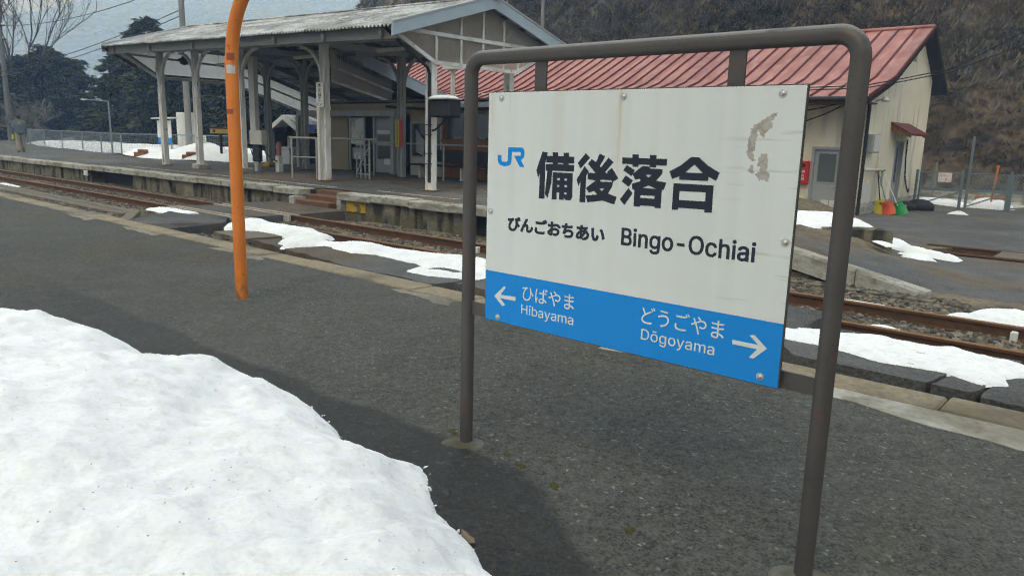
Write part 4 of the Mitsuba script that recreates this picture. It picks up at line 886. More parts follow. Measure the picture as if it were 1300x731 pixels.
for k in range(6):
    y = 15.48 + k * 0.15
    part(tr2, 'crossing_plank', box(-2.25, 2.5, y, y + 0.142, -0.62, -0.545 + q.uniform(-0.006, 0.006), 0.01), 'timber_old')
part('yard', 'retaining_kerb', box(-30, 46, 34.9, 35.2, -1.0, -0.33, 0.03), 'coping_grey')
part('yard', 'roadside', box(-30, 46, 31.5, 34.9, -1.0, -0.685), 'coping_grey')

bank = ragged([(-9.6, 12.6), (-4.7, 12.3), (-3.7, 12.7), (-3.0, 13.3), (-3.4, 14.4), (-4.1, 15.1), (-4.6, 17.6), (-5.8, 20.2), (-7.2, 22.6), (-9.8, 22.8)], 0.2, 0.2, 41, 1.0)
struct('earth_bank', 'low bank of bare earth behind the ramp', heap(bank, 0.48, 0.8, lambda x, y: -0.60 + 0 * x, 0.14, 0.08, 42, 0.9), 'dirt', True)
blk = hull([[x, y, z] for x, hz in ((-0.62, 0), (0.5, 0), (0.6, -0.05)) for y in (-0.24, 0.24) for z in (-0.4, 0.02 + hz)] + [[0.6, 0, -0.02], [-0.6, 0, 0.03]])
solo('concrete_block', 'dark mossy concrete block lying at the end of the snowy earth bank', 'concrete block', transform(blk, rotz(38, (-4.28, 14.35, -0.18))), 'masonry')
patch([(-7.2, 14.3), (-5.2, 14.0), (-4.75, 13.75), (-4.2, 14.7), (-4.2, 15.2), (-4.9, 16.6), (-5.6, 17.2), (-6.3, 16.8), (-7.2, 16.8)], 0.12, lambda x, y: -0.205 + 0 * x, 'snow lying on the earth bank below the grey door', 10, 0.07)
patch([(-4.45, 17.3), (-3.95, 16.6), (-3.4, 15.5), (-2.6, 14.55), (-2.45, 14.2), (-2.7, 14.1), (-3.15, 14.6), (-3.6, 14.9), (-4.2, 15.6)], 0.10, lambda x, y: yard_z(x, y) + 0.02, 'snow trailing down from the concrete block over the siding', 11, 0.07)
patch([(-3.5, 14.4), (-3.0, 14.45), (-2.75, 13.75), (-2.95, 13.1), (-3.15, 13.6)], 0.09, lambda x, y: yard_z(x, y) + 0.03, 'small snow patch at the foot of the earth bank', 12, 0.05)
patch([(-3.85, 13.95), (-3.65, 13.95), (-3.3, 13.45), (-3.45, 13.25)], 0.05, -0.30, 'sliver of snow on the earth below the concrete block', 13, 0.04, 0.03)

# ------------------------------------------------------------------ platform canopy
def lift(x):
    return 0.028 * (-13.3 - x)

def rise(m):
    v = np.asarray(m.vertices).copy(); v[:, 2] += lift(v[:, 0])
    return tm(v, m.faces)

cp = thing('platform_canopy', 'long open platform canopy with grey corrugated roof on white curved steel posts', 'canopy')
EAVE, RIDGE, BACK = (10.72, 3.58), (13.8, 4.52), (16.75, 3.66)
XA, XB = -28.0, -12.86
def corr_sheet(x0, x1, p0, p1, per=0.13, amp=0.026, off=0.0):
    n = max(8, int((x1 - x0) / per * 8))
    xs = np.linspace(x0, x1, n)
    w = amp * np.sin(xs / per * 2 * np.pi) + off
    v = np.vstack([np.column_stack([xs, np.full(n, p[0]), p[1] + w]) for p in (p0, p1)])
    v2 = v - [0, 0, 0.012]
    i = np.arange(n - 1)
    f = np.vstack([np.stack([i, i + 1, i + 1 + n], 1), np.stack([i, i + 1 + n, i + n], 1)])
    f2 = f[:, ::-1] + 2 * n
    k = np.concatenate([np.stack([i, i + 2 * n, i + 1 + 2 * n], 1), np.stack([i, i + 1 + 2 * n, i + 1], 1)])
    return tm(np.vstack([v, v2]), np.vstack([f, f2, k]))
def along(a, b, t):
    return (a[0] + (b[0] - a[0]) * t, a[1] + (b[1] - a[1]) * t)
q = np.random.RandomState(31)
nx = 17
for j in range(3):
    for i in range(nx):
        x0 = XA + (XB - XA) * i / nx; x1 = XA + (XB - XA) * (i + 1) / nx
        p0, p1 = along(EAVE, RIDGE, j / 3 - 0.03 * (j == 0)), along(EAVE, RIDGE, (j + 1.06) / 3 if j < 2 else 1.0)
        p0 = (p0[0] - 0.06 * (j > 0), p0[1] - 0.02 * (j > 0))
        part(cp, 'roof_sheet', rise(corr_sheet(x0, x1 + 0.05, p0, p1, off=0.016 * (j > 0) + q.uniform(0, 0.008) + 0.006 * (i % 2))), 'roof_corrugated')
for i in range(5):
    x0 = XA + (XB - XA) * i / 5; x1 = XA + (XB - XA) * (i + 1) / 5
    part(cp, 'roof_sheet', rise(corr_sheet(x0, x1 + 0.03, RIDGE, BACK)), 'roof_corrugated')
part(cp, 'ridge_cap', rise(cat([box(a, a + 0.62, 13.66, 13.94, 4.53, 4.575, 0.015) for a in np.arange(XA, XB - 0.3, 0.64)])), 'roof_corrugated')
def sloped(x0, x1, a, b, t0, t1, off, th):
    p, r_ = along(a, b, t0), along(a, b, t1)
    v = [[x, p_[0], p_[1] + off + s] for x in (x0, x1) for p_ in (p, r_) for s in (-th, 0)]
    return hull(v)
for x in (-27.3, -24.6, -21.8, -19.6, -17.5, -15.4, -13.3):
    part(cp, 'rafter', rise(sloped(x - 0.05, x + 0.05, EAVE, RIDGE, 0.0, 1.0, -0.10, 0.15)), 'dark_wood')
    part(cp, 'rafter', rise(sloped(x - 0.05, x + 0.05, RIDGE, BACK, 0.0, 1.0, -0.10, 0.15)), 'dark_wood')
for t in (0.04, 0.28, 0.52, 0.76, 0.97):
    for a, b in ((EAVE, RIDGE), (RIDGE, BACK)):
        p = along(a, b, t)
        part(cp, 'purlin', rise(box(XA, XB, p[0] - 0.035, p[0] + 0.035, p[1] - 0.10, p[1] - 0.022)), 'dark_wood')
part(cp, 'eave_board', rise(box(XA, XB, 10.80, 10.85, 3.30, 3.555)), 'dark_wood')
part(cp, 'eave_board', rise(box(XA, XB, 16.62, 16.67, 3.40, 3.63)), 'dark_wood')
part(cp, 'beam', rise(box(XA, -13.32, 12.12, 12.28, 3.46, 3.70, 0.006)), 'grey_steel')
part(cp, 'beam', rise(box(XA, -13.32, 15.12, 15.28, 3.46, 3.70, 0.006)), 'grey_steel')
for x in (-24.6, -21.8, -17.5):
    part(cp, 'tie_beam', rise(box(x - 0.06, x + 0.06, 12.28, 15.12, 3.40, 3.56, 0.006)), 'grey_steel')
# gutter under the front eave
gpts = [(10.60 + 0.07 * math.cos(a), 3.545 + 0.07 * math.sin(a)) for a in np.linspace(math.pi, 2 * math.pi, 9)]
gp = gpts + [(y, z) for y, z in [(10.60 + 0.062 * math.cos(a), 3.545 + 0.062 * math.sin(a)) for a in np.linspace(2 * math.pi, math.pi, 9)]]

part(cp, 'downpipe', tube([(-13.0, 10.62, 3.50), (-13.02, 10.8, 3.40), (-13.18, 12.0, 2.80), (-13.2, 12.08, 2.68), (-13.2, 12.08, 0.2)], 0.035, 8), 'black_matt', True)
part(cp, 'downpipe', tube([(-27.9, 10.62, 3.90), (-27.85, 10.75, 3.85), (-27.5, 11.6, 3.3)], 0.035, 8), 'black_matt', True)

def ipost(x, y, z0, z1, w=0.22, d=0.17):
    f = 0.035
    a = box(x - w / 2, x - w / 2 + f, y - d / 2, y + d / 2, z0, z1, 0.006)
    b = box(x + w / 2 - f, x + w / 2, y - d / 2, y + d / 2, z0, z1, 0.006)
    return cat(a, b, box(x - w / 2 + f, x + w / 2 - f, y - 0.02, y + 0.05, z0, z1 - 0.01))
def brace(x, y, z, s, r=0.95, w=0.055):
    c = (x + s * (0.10 + r), y, z - r)
    pts = arc(c, r, 180 if s > 0 else 0, 90, (1, 0, 0), (0, 0, 1), 10)
    pts = np.vstack([[(x + s * 0.10, y, z - r - 0.5)], pts])
    return cat([bar(pts[i], pts[i + 1] + (pts[i + 1] - pts[i]) * 0.08, 0.09, w, (0.02, 0, 1)) for i in range(len(pts) - 1)])
posts = [(-27.15, 12.2, 'white_steel', (-1, 1)), (-24.6, 12.2, 'white_steel', (-1, 1)), (-21.8, 12.2, 'white_steel', (-1, 1)), (-17.45, 12.2, 'white_steel', (-1,)), (-13.27, 12.2, 'white_steel', ()),
         (-25.3, 15.2, 'grey_steel', (-1, 1)), (-22.95, 15.2, 'grey_steel', (-1, 1)), (-17.85, 15.2, 'grey_steel', (-1, 1)), (-13.55, 15.2, 'white_steel', ())]
for x, y, m, br in posts:
    p = part(cp, 'post', ipost(x, y, -0.02, (3.46 if x < -14 else 2.95) + lift(x)), m)
    for s in br:
        part(p, 'curved_brace', brace(x, y, 3.43 + lift(x), s, 1.15 if (s < 0 and x < -27) else 0.95, 0.075), m)
    if x in (-24.6, -25.3, -21.8):
        part(p, 'post_base', box(x - 0.24, x + 0.24, y - 0.2, y + 0.2, -0.02, 0.16, 0.03), 'yellow_paint' if x == -25.3 else 'coping_grey')
    else:
        part(p, 'post_base', box(x - 0.2, x + 0.2, y - 0.16, y + 0.16, -0.01, 0.025, 0.01), 'rail_rust')

# gable ends: ribbed translucent sheets between pale battens
def ribbed(x, poly, per=0.076, amp=0.009):
    y0, z0, y1, z1 = poly.bounds
    ys = np.arange(y0, y1 + 1e-6, per / 4)
    v, f = [], []
    for i in range(len(ys) - 1):
        a, b = ys[i], ys[i + 1]
        def span(y):
            g = poly.intersection(LineString([(y, z0 - 1), (y, z1 + 1)]))
            return (g.bounds[1], g.bounds[3]) if not g.is_empty and g.length > 1e-4 else None
        sa, sb = span(a + 1e-5), span(b - 1e-5)
        if not sa or not sb: continue
        xa, xb = x + amp * math.sin(a / per * 2 * math.pi), x + amp * math.sin(b / per * 2 * math.pi)
        n = len(v)
        v += [[xa, a, sa[0]], [xb, b, sb[0]], [xb, b, sb[1]], [xa, a, sa[1]]]
        f += [[n, n + 1, n + 2], [n, n + 2, n + 3]]
    return tm(v, f)
def gable_sheets(x, poly, mat, step=0.66, dz=0.0):
    y0, _, y1, _ = poly.bounds
    n = max(1, round((y1 - y0) / step))
    for i in range(n):
        a, b = y0 + (y1 - y0) * i / n, y0 + (y1 - y0) * (i + 1) / n
        g = poly.intersection(shapely.box(a, -5, b + 0.03, 20))
        if g.is_empty or g.area < 0.01: continue
        m = ribbed(x + 0.006 * (i % 2), g)
        if len(m.faces):
            mm = np.asarray(m.vertices).copy(); mm[:, 2] += dz
            part(cp, 'gable_sheet', tm(mm, m.faces), mat)
def batten(x, a, b, w=0.08, dz=0.0, mat='white_steel', name='batten'):
    part(cp, name, bar((x, a[0], a[1] + dz), (x, b[0], b[1] + dz), 0.05, w, (0, 0.001, 1)), mat)
GX = -13.20
gp_ = Polygon([(10.95, 3.50), (12.2, 2.93), (15.05, 2.93), (16.45, 3.60), (13.8, 4.40)])
gable_sheets(GX, gp_, 'polycarb')
for a, b in (((10.95, 3.50), (12.2, 2.93)), ((12.15, 2.93), (15.1, 2.93)), ((15.05, 2.93), (16.5, 3.62)), ((10.98, 3.56), (16.4, 3.56))):
    batten(GX + 0.05, a, b, 0.085)
for y, lo, hi in ((12.25, 2.98, 3.52), (13.05, 2.98, 3.51), (13.8, 2.98, 3.51), (14.55, 2.98, 3.51), (15.1, 2.98, 3.51), (13.05, 3.61, 4.13), (13.8, 3.61, 4.36), (14.55, 3.61, 4.13)):
    part(cp, 'batten', box(GX + 0.022, GX + 0.05, y - 0.03, y + 0.03, lo, hi), 'white_steel')
for a, b in ((EAVE, RIDGE), (RIDGE, BACK)):
    for x in (XB + 0.02, XA - 0.05):
        part(cp, 'verge_board', rise(sloped(x, x + 0.045, a, b, -0.02, 1.0, 0.05, 0.27)), 'verge_blue')
        part(cp, 'verge_cap', rise(sloped(x - 0.04, x + 0.065, a, b, -0.02, 1.0, 0.085, 0.035)), 'silver')
LX = -27.45
dzl = lift(LX)
gl_ = Polygon([(10.95, 3.42), (12.2, 2.64), (15.2, 2.64), (15.2, 3.9), (13.8, 4.40), (11.0, 3.55)])
gable_sheets(LX, gl_, 'polycarb_white', dz=dzl)
for a, b in (((10.95, 3.42), (12.2, 2.62)), ((12.2, 2.62), (15.2, 2.62))):
    batten(LX + 0.05, a, b, 0.09, dzl, 'conduit_white')
    batten(LX + 0.05, (a[0], a[1] + 0.09), (b[0], b[1] + 0.09), 0.07, dzl, 'dark_wood')
batten(LX + 0.05, (11.3, 3.33), (15.2, 3.20), 0.07, dzl, 'grey_steel')

# lower lean-to roof from the canopy to the station building
lt = thing('covered_passage', 'low lean-to roof with hanging ribbed screens linking the canopy to the station building', 'lean-to roof')
def lean_z(y): return 3.62 - 0.30 * (y - 15.0)
A_, B_ = (14.85, lean_z(14.85)), (19.85, lean_z(19.85))
for i in range(4):
    a = -28.0 + 8.1 * i / 4
    part(lt, 'roof_sheet', rise(corr_sheet(a, a + 2.06, A_, B_)), 'roof_corrugated')
for t in (0.05, 0.25, 0.45, 0.65, 0.85, 0.98):
    p = along(A_, B_, t)
    part(lt, 'purlin', rise(box(-28.0, -19.95, p[0] - 0.035, p[0] + 0.035, p[1] - 0.11, p[1] - 0.022)), 'dark_wood')
for x in (-27.3, -25.3, -22.95, -20.6):
    part(lt, 'rafter', rise(sloped(x - 0.05, x + 0.05, A_, B_, 0.0, 1.0, -0.11, 0.16)), 'dark_wood')
part(lt, 'verge_board', rise(sloped(-19.9, -19.86, A_, B_, 0.1, 1.0, 0.06, 0.36)), 'verge_blue')
part(lt, 'verge_cap', rise(sloped(-19.94, -19.83, A_, B_, 0.1, 1.0, 0.09, 0.03)), 'silver')
def screen(x, y0, y1, top, bot0, bot1, mat, bm, dz):
    poly = Polygon([(y0, lean_z(y0) - bot0), (y1, lean_z(y1) - bot1), (y1, lean_z(y1) - top), (y0, lean_z(y0) - top)])
    n = max(1, round((y1 - y0) / 0.66))
    for i in range(n):
        a, b = y0 + (y1 - y0) * i / n, y0 + (y1 - y0) * (i + 1) / n
        g = poly.intersection(shapely.box(a, -5, b + 0.03, 20))
        m = ribbed(x + 0.006 * (i % 2), g); v = np.asarray(m.vertices).copy(); v[:, 2] += dz
        part(lt, 'screen_sheet', tm(v, m.faces), mat)
    for f0, f1, w, mm in ((bot0, bot1, 0.07, bm), (0.55 * bot0 + 0.45 * top, 0.55 * bot1 + 0.45 * top, 0.06, 'grey_steel' if bm != 'white_steel' else bm)):
        part(lt, 'batten', bar((x + 0.05, y0, lean_z(y0) - f0 + dz), (x + 0.05, y1, lean_z(y1) - f1 + dz), 0.05, w, (0, 0.001, 1)), mm)
screen(-27.4, 15.2, 19.5, 0.08, 1.02, 1.05, 'polycarb_white', 'conduit_white', lift(-27.4))
screen(-20.55, 14.6, 17.1, 0.05, 1.05, 0.85, 'polycarb', 'white_steel', lift(-20.5))
part(lt, 'beam', box(-24.9, -19.3, 16.12, 16.24, 1.86, 2.06, 0.006), 'grey_steel')
for x in (-24.85, -19.4):
    part(lt, 'post', box(x - 0.08, x + 0.08, 16.10, 16.25, -0.01, 1.86, 0.006), 'grey_steel')

# lamps under the canopy
def fluoro(x, y, z, ln, lab):
    t = thing('strip_light', lab, 'strip light')
    part(t, 'housing', box(x - ln / 2, x + ln / 2, y - 0.05, y + 0.05, z, z + 0.05, 0.01), 'conduit_white')
    part(t, 'lamp_tube', tube([(x - ln / 2 + 0.03, y, z - 0.025), (x + ln / 2 - 0.03, y, z - 0.025)], 0.017, 10), 'paper_white', True)
    for s in (-1, 1):
        part(t, 'hanger', tube([(x + s * ln * 0.3, y, z + 0.05), (x + s * ln * 0.3, y, z + 0.55)], 0.008, 6), 'grey_steel')
fluoro(-24.3, 13.0, 3.40, 0.9, 'strip light hanging just behind the top of the orange pole')
fluoro(-19.5, 13.0, 3.42, 1.2, 'strip light hanging beside the post with the narrow platform plate')
fluoro(-15.7, 13.0, 3.42, 1.1, 'strip light hanging nearest the gable end of the canopy')
pl = thing('pendant_lamp', 'round dark pendant lamp on a thin rod under the canopy', 'pendant lamp')
part(pl, 'rod', tube([(-25.75, 12.4, 4.0), (-25.75, 12.4, 3.62)], 0.018, 8), 'black_matt')
part(pl, 'lamp_shade', lathe([(0.0, 0.16), (0.06, 0.16), (0.09, 0.11), (0.22, 0.05), (0.23, 0.02), (0.15, -0.02), (0.12, -0.10), (0.0, -0.13)], (-25.75, 12.4, 3.52), 16), 'black_matt', True)

# things fixed to the posts
pn = thing('platform_plate', 'narrow white vertical plate with black platform lettering on a canopy post', 'sign')
part(pn, 'plate', box(-17.655, -17.325, 12.06, 12.08, 1.95, 2.60, 0.004), 'paper_white')
for i, c in enumerate(['木_b', '次_b', '線_b']):
    for p in fit(word([c], 0.12), -17.57, -17.41, 2.47 - 0.125 * i, 2.57 - 0.125 * i):
        part(pn, 'character', plates(p, 12.0595), 'letter_black')
nm = Point(-17.49, 2.155).buffer(0.062).difference(Point(-17.49, 2.155).buffer(0.048))
part(pn, 'character', plates([nm, shapely.box(-17.497, 2.12, -17.483, 2.19)], 12.0595), 'letter_black')
for p in fit(word(['の_b', 'り_b', 'ば_b'], 0.06), -17.61, -17.37, 1.98, 2.06):
    part(pn, 'character', plates(p, 12.0595), 'letter_black')
solo('conduit', 'white cable conduit running down the post below the narrow platform plate', 'conduit', tube([(-17.5, 12.02, 1.95), (-17.5, 12.02, 0.02)], 0.05, 10), 'conduit_white', True)
bn = thing('banner', 'narrow vertical yellow and red banner tied to a canopy post', 'banner')
part(bn, 'yellow_half', box(-17.98, -17.80, 15.055, 15.075, 0.92, 1.73), 'print_yellow')
part(bn, 'red_half', box(-17.80, -17.66, 15.055, 15.075, 0.92, 1.73), 'print_red')
q = np.random.RandomState(3)
part(bn, 'print', cat([box(-17.92, -17.85, 15.052, 15.0545, z, z + 0.05) for z in np.arange(0.98, 1.66, 0.075)]), 'print_green')
mb = thing('monitor_box', 'dark hooded box bracketed on the white gable post', 'monitor')
part(mb, 'hood', box(-13.0, -12.38, 11.9, 12.3, 1.70, 2.09, 0.03), 'black_matt')
part(mb, 'hood_lip', box(-13.02, -12.36, 11.80, 12.32, 2.085, 2.12, 0.01), 'paper_grey')
part(mb, 'bracket', tube([(-12.7, 12.1, 1.70), (-12.72, 12.1, 1.62), (-13.05, 12.12, 1.42), (-13.15, 12.12, 1.40)], 0.025, 8), 'black_matt', True)
for z in (1.52, 1.30, 0.86, 0.62):
    part(mb, 'strap', box(-13.42, -13.12, 12.085, 12.10, z, z + 0.02), 'cable_black')
solo('snow_patch', 'little cap of snow on top of the dark monitor box', 'snow', heap(ragged([(-13.0, 11.84), (-12.45, 11.84), (-12.4, 12.28), (-13.0, 12.28)], 0.04, 0.03, 5, 6), 0.06, 0.06, 2.121, 0.03, 0.02, 5, 3), 'snow', True)
cb = thing('control_box', 'pale grey electrical box with hanging cables beside a canopy post', 'electrical box')
part(cb, 'cabinet', box(-22.98, -22.25, 13.1, 13.3, 0.85, 1.30, 0.01), 'conduit_white')
part(cb, 'cable_duct', box(-22.95, -22.62, 13.12, 13.28, 1.30, 3.6, 0.01), 'conduit_white')
part(cb, 'connector', box(-22.9, -22.5, 13.12, 13.28, 0.3, 0.85, 0.03), 'black_matt')
part(cb, 'cable', tube([(-22.4, 13.2, 0.86), (-22.2, 13.2, 0.6), (-22.0, 13.3, 0.4), (-21.8, 13.5, 0.3)], 0.02, 6), 'cable_black', True)
part(cb, 'cable', tube([(-23.0, 13.2, 0.86), (-23.1, 13.2, 0.7), (-23.0, 13.2, 0.5)], 0.02, 6), 'cable_black', True)
part(cb, 'leg', box(-22.8, -22.6, 13.14, 13.26, 0.0, 0.3), 'grey_steel')
ex = thing('fire_extinguisher', 'small red extinguisher standing beside the electrical box', 'extinguisher')
part(ex, 'body', lathe([(0, 0), (0.075, 0.0), (0.08, 0.03), (0.08, 0.36), (0.06, 0.42), (0.02, 0.45)], (-21.9, 13.5, 0.52), 14), 'red_faded', True)
part(ex, 'stand', box(-22.0, -21.8, 13.42, 13.58, 0.0, 0.52), 'conduit_white')

# ------------------------------------------------------------------ the station building
sb = thing('station_building', 'cream plastered station building with a long red ribbed metal roof', 'station building')
WX, WY, WB = -7.0, 23.4, 30.3
def shell(name, x0, x1, y0, y1, z0, z1, mat, holes=()):
    """A wall in the x or y direction with rectangular openings, butted together from boxes."""
    along_x = (x1 - x0) > (y1 - y0)
    a0, a1 = (x0, x1) if along_x else (y0, y1)
    cuts = sorted({a0, a1, *[h[0] for h in holes], *[h[1] for h in holes]})
    ms = []
    for a, b in zip(cuts[:-1], cuts[1:]):
        zs = [(z0, z1)]
        for h in holes:
            if h[0] <= a and b <= h[1]:
                zs = [s for (p, q_) in zs for s in ((p, min(q_, h[2])), (max(p, h[3]), q_)) if s[1] - s[0] > 1e-4]
        for p, q_ in zs:
            ms.append(box(a, b, y0, y1, p, q_) if along_x else box(x0, x1, a, b, p, q_))
    return part(sb, name, cat(ms), mat)
shell('wall', -34, WX - 0.2, WY, WY + 0.2, -0.36, 3.05, 'plaster', ((-8.40, -7.58, -0.72, 1.22),))
shell('plinth', -34, WX - 0.18, WY - 0.03, WY + 0.2, -0.95, -0.361, 'coping_grey', ((-8.40, -7.58, -0.72, 1.22),))
gw = Polygon([(WY, -0.36), (WB, -0.36), (WB, 3.72), (28.2, 5.06), (24.4, 3.20), (WY, 2.92)])
gw = gw.difference(shapely.box(26.7, -0.5, 27.62, 1.50)).difference(shapely.box(27.5, 4.05, 27.95, 4.25))
part(sb, 'wall', extrude(gw, (WX - 0.2, 0, 0), (0, 1, 0), (0, 0, 1), 0.2), 'plaster', label='cream gable end wall with a small awning over its door')
part(sb, 'plinth', extrude(Polygon([(WY - 0.03, -0.95), (WB + 0.03, -0.95), (WB + 0.03, -0.361), (27.62, -0.361), (27.62, -0.6), (26.7, -0.6), (26.7, -0.361), (WY - 0.03, -0.361)]), (WX - 0.17, 0, 0), (0, 1, 0), (0, 0, 1), 0.2), 'coping_grey')
part(sb, 'wall', box(-34, WX - 0.2, WB - 0.2, WB, -0.95, 3.7), 'plaster')
part(sb, 'interior', box(-33.8, -7.3, 26.0, 26.1, -0.9, 2.9), 'dark_interior')
RP = [(22.2, 2.66), (24.4, 3.31), (28.2, 5.17), (30.95, 3.28)]
XL_, XR = -33.95, -6.65
def roof_strip(x0, x1, prof, th=0.03, up=0.0):
    v = []
    for x in (x0, x1):
        for y, z in prof: v.append([x, y, z + up])
        for y, z in prof: v.append([x, y, z + up - th])
    n = len(prof); f = []
    for i in range(n - 1):
        f += [[i, 2 * n + i, 2 * n + i + 1], [i, 2 * n + i + 1, i + 1], [n + i, 3 * n + i + 1, 3 * n + i], [n + i, n + i + 1, 3 * n + i + 1]]
    for o in (0, n - 1):
        f += [[o, n + o, 3 * n + o], [o, 3 * n + o, 2 * n + o]]
    for i in range(n - 1):
        f += [[i, i + 1, n + i + 1], [i, n + i + 1, n + i], [2 * n + i, 3 * n + i + 1, 2 * n + i + 1], [2 * n + i, 3 * n + i, 3 * n + i + 1]]
    return tm(v, f)
rf = part(sb, 'roof', roof_strip(XL_, XR, RP, 0.09, -0.035), 'black_matt')
npan = 52
pw = (XR - XL_) / npan
q = np.random.RandomState(8)
for i in range(npan):
    a = XL_ + i * pw
    part(rf, 'roof_panel', roof_strip(a + 0.003, a + pw - 0.003, RP[:3], 0.02, q.uniform(-0.004, 0.004)), 'roof_red')
    part(rf, 'roof_seam', roof_strip(a - 0.026, a + 0.026, RP[:3], 0.05, 0.055), 'seam_red')
part(rf, 'roof_panel', roof_strip(XL_, XR, RP[2:], 0.02, 0.0), 'roof_red')
part(rf, 'ridge_cap', box(XL_, XR + 0.02, 28.08, 28.32, 5.13, 5.235, 0.03), 'roof_red')
part(rf, 'verge_trim', roof_strip(XR, XR + 0.05, RP[:3], 0.10, 0.045), 'seam_red')
part(rf, 'verge_trim', roof_strip(XR, XR + 0.05, RP[2:], 0.16, 0.02), 'black_matt')
part(rf, 'verge_board', roof_strip(XR - 0.03, XR + 0.02, RP[:3], 0.14, -0.07), 'black_matt')
part(rf, 'eave_board', box(XL_, XR, 22.21, 22.25, 2.47, 2.625), 'wood_brown')
part(rf, 'gutter', tube([(XL_, 22.13, 2.58), (XR, 22.13, 2.58)], 0.065, 10), 'black_matt', True)
part(rf, 'soffit', box(XL_, XR - 0.1, 22.25, WY, 2.48, 2.52), 'wood_brown')
# front door, grey
dr_ = part(sb, 'door', box(-8.36, -7.62, WY + 0.05, WY + 0.10, -0.72, 1.18), 'alu_door', label='grey metal door with a frosted upper pane')
part(dr_, 'door_frame', cat(box(-8.44, -8.36, WY - 0.03, WY + 0.12, -0.72, 1.26), box(-7.62, -7.54, WY - 0.03, WY + 0.12, -0.72, 1.26), box(-8.36, -7.62, WY - 0.03, WY + 0.12, 1.18, 1.26)), 'alu')
part(dr_, 'pane', box(-8.24, -7.72, WY + 0.035, WY + 0.049, 0.22, 1.06), 'frosted_pane')
part(dr_, 'pane_frame', cat(box(-8.28, -8.24, WY + 0.03, WY + 0.049, 0.18, 1.10), box(-7.72, -7.68, WY + 0.03, WY + 0.049, 0.18, 1.10), box(-8.24, -7.72, WY + 0.03, WY + 0.049, 0.18, 0.22), box(-8.24, -7.72, WY + 0.03, WY + 0.049, 1.06, 1.10)), 'alu')
for x in (-8.06, -7.80):
    part(dr_, 'vent', box(x, x + 0.22, WY + 0.035, WY + 0.049, -0.55, -0.32, 0.004), 'conduit_white')
part(dr_, 'door_handle', tube([(-7.70, WY + 0.03, 0.1), (-7.70, WY - 0.02, 0.1), (-7.80, WY - 0.02, 0.1)], 0.014, 8), 'bolt_steel', True)
# end wall fittings
d2 = part(sb, 'door', box(WX - 0.14, WX - 0.09, 26.78, 27.54, -0.58, 1.44), 'alu_door')
part(d2, 'pane', box(WX - 0.088, WX - 0.08, 26.9, 27.42, 0.15, 1.3), 'glass_dark')
part(d2, 'door_frame', cat(box(WX - 0.16, WX + 0.03, 26.7, 26.78, -0.6, 1.5), box(WX - 0.16, WX + 0.03, 27.54, 27.62, -0.6, 1.5), box(WX - 0.16, WX + 0.03, 26.78, 27.54, 1.44, 1.5)), 'alu')
aw = part(sb, 'awning', hull([(WX + 0.005, y, z) for y in (25.9, 28.0) for z in (2.02, 2.08)] + [(WX + 0.66, y, z) for y in (25.9, 28.0) for z in (1.66, 1.72)]), 'seam_red', label='small brown sloping awning over the end door')
for y in (25.97, 27.9):
    part(aw, 'bracket', hull([(WX + 0.005, y, 2.0), (WX + 0.005, y + 0.06, 2.0), (WX + 0.6, y, 1.67), (WX + 0.6, y + 0.06, 1.67), (WX + 0.005, y, 1.86), (WX + 0.005, y + 0.06, 1.86), (WX + 0.6, y, 1.6), (WX + 0.6, y + 0.06, 1.6)]), 'wood_orange')
part(sb, 'wall_vent', box(WX - 0.15, WX - 0.10, 27.5, 27.95, 4.05, 4.25), 'black_matt')
part(sb, 'wall_panel', box(WX + 0.002, WX + 0.03, 23.5, 24.5, -0.5, 0.22, 0.006), 'conduit_white')
part(sb, 'downpipe', tube([(WX + 0.08, WY - 0.1, 2.5), (WX + 0.07, WY - 0.06, 2.2), (WX + 0.07, WY - 0.06, -0.68)], 0.05, 10), 'black_matt', True)
part(sb, 'wall_pipe', tube([(WX + 0.10, 23.5, 0.62), (WX + 0.10, 25.3, 0.62), (WX + 0.10, 25.3, 0.1)], 0.04, 8), 'conduit_white', True)
mt = thing('meter_box', 'grey electricity meter box high on the cream end wall beside the corner', 'meter box')
part(mt, 'case', box(WX + 0.002, WX + 0.24, 23.5, 24.2, 1.12, 1.66, 0.02), 'alu')
part(mt, 'lid', box(WX + 0.241, WX + 0.262, 23.55, 24.15, 1.15, 1.63, 0.01), 'conduit_white')
wl = thing('wall_lamp', 'small round floodlight under the roof corner of the cream end wall', 'lamp')
part(wl, 'arm', tube([(WX, 24.1, 2.62), (WX + 0.2, 24.05, 2.66)], 0.02, 8), 'alu')
part(wl, 'lamp_head', lathe([(0, 0.09), (0.06, 0.08), (0.11, 0.02), (0.12, -0.05), (0, -0.06)], (WX + 0.27, 24.03, 2.64), 14), 'conduit_white', True)
solo('hose', 'thin dark hose hanging down the cream end wall beside its door', 'hose', tube([(WX + 0.03, 27.95, 1.55), (WX + 0.03, 28.0, 0.9), (WX + 0.03, 28.2, 0.3), (WX + 0.04, 28.5, -0.05), (WX + 0.05, 28.75, -0.22), (WX + 0.05, 28.78, -0.1)], 0.02, 6), 'cable_black', True)
fx = thing('extinguisher_cabinet', 'red fire extinguisher cabinet on the wall left of the grey door', 'cabinet')
part(fx, 'body', box(-8.74, -8.46, WY - 0.17, WY - 0.002, 0.12, 0.82, 0.015), 'red_enamel')
part(fx, 'round_window', tube([(-8.60, WY - 0.168, 0.69), (-8.60, WY - 0.182, 0.69)], 0.055, 16), 'black_matt')
for i, c in enumerate('消火器'):
    for p in fit(word([c], 0.1), -8.65, -8.55, 0.46 - 0.11 * i, 0.55 - 0.11 * i):
        part(fx, 'character', plates(p, WY - 0.1705), 'paper_white')

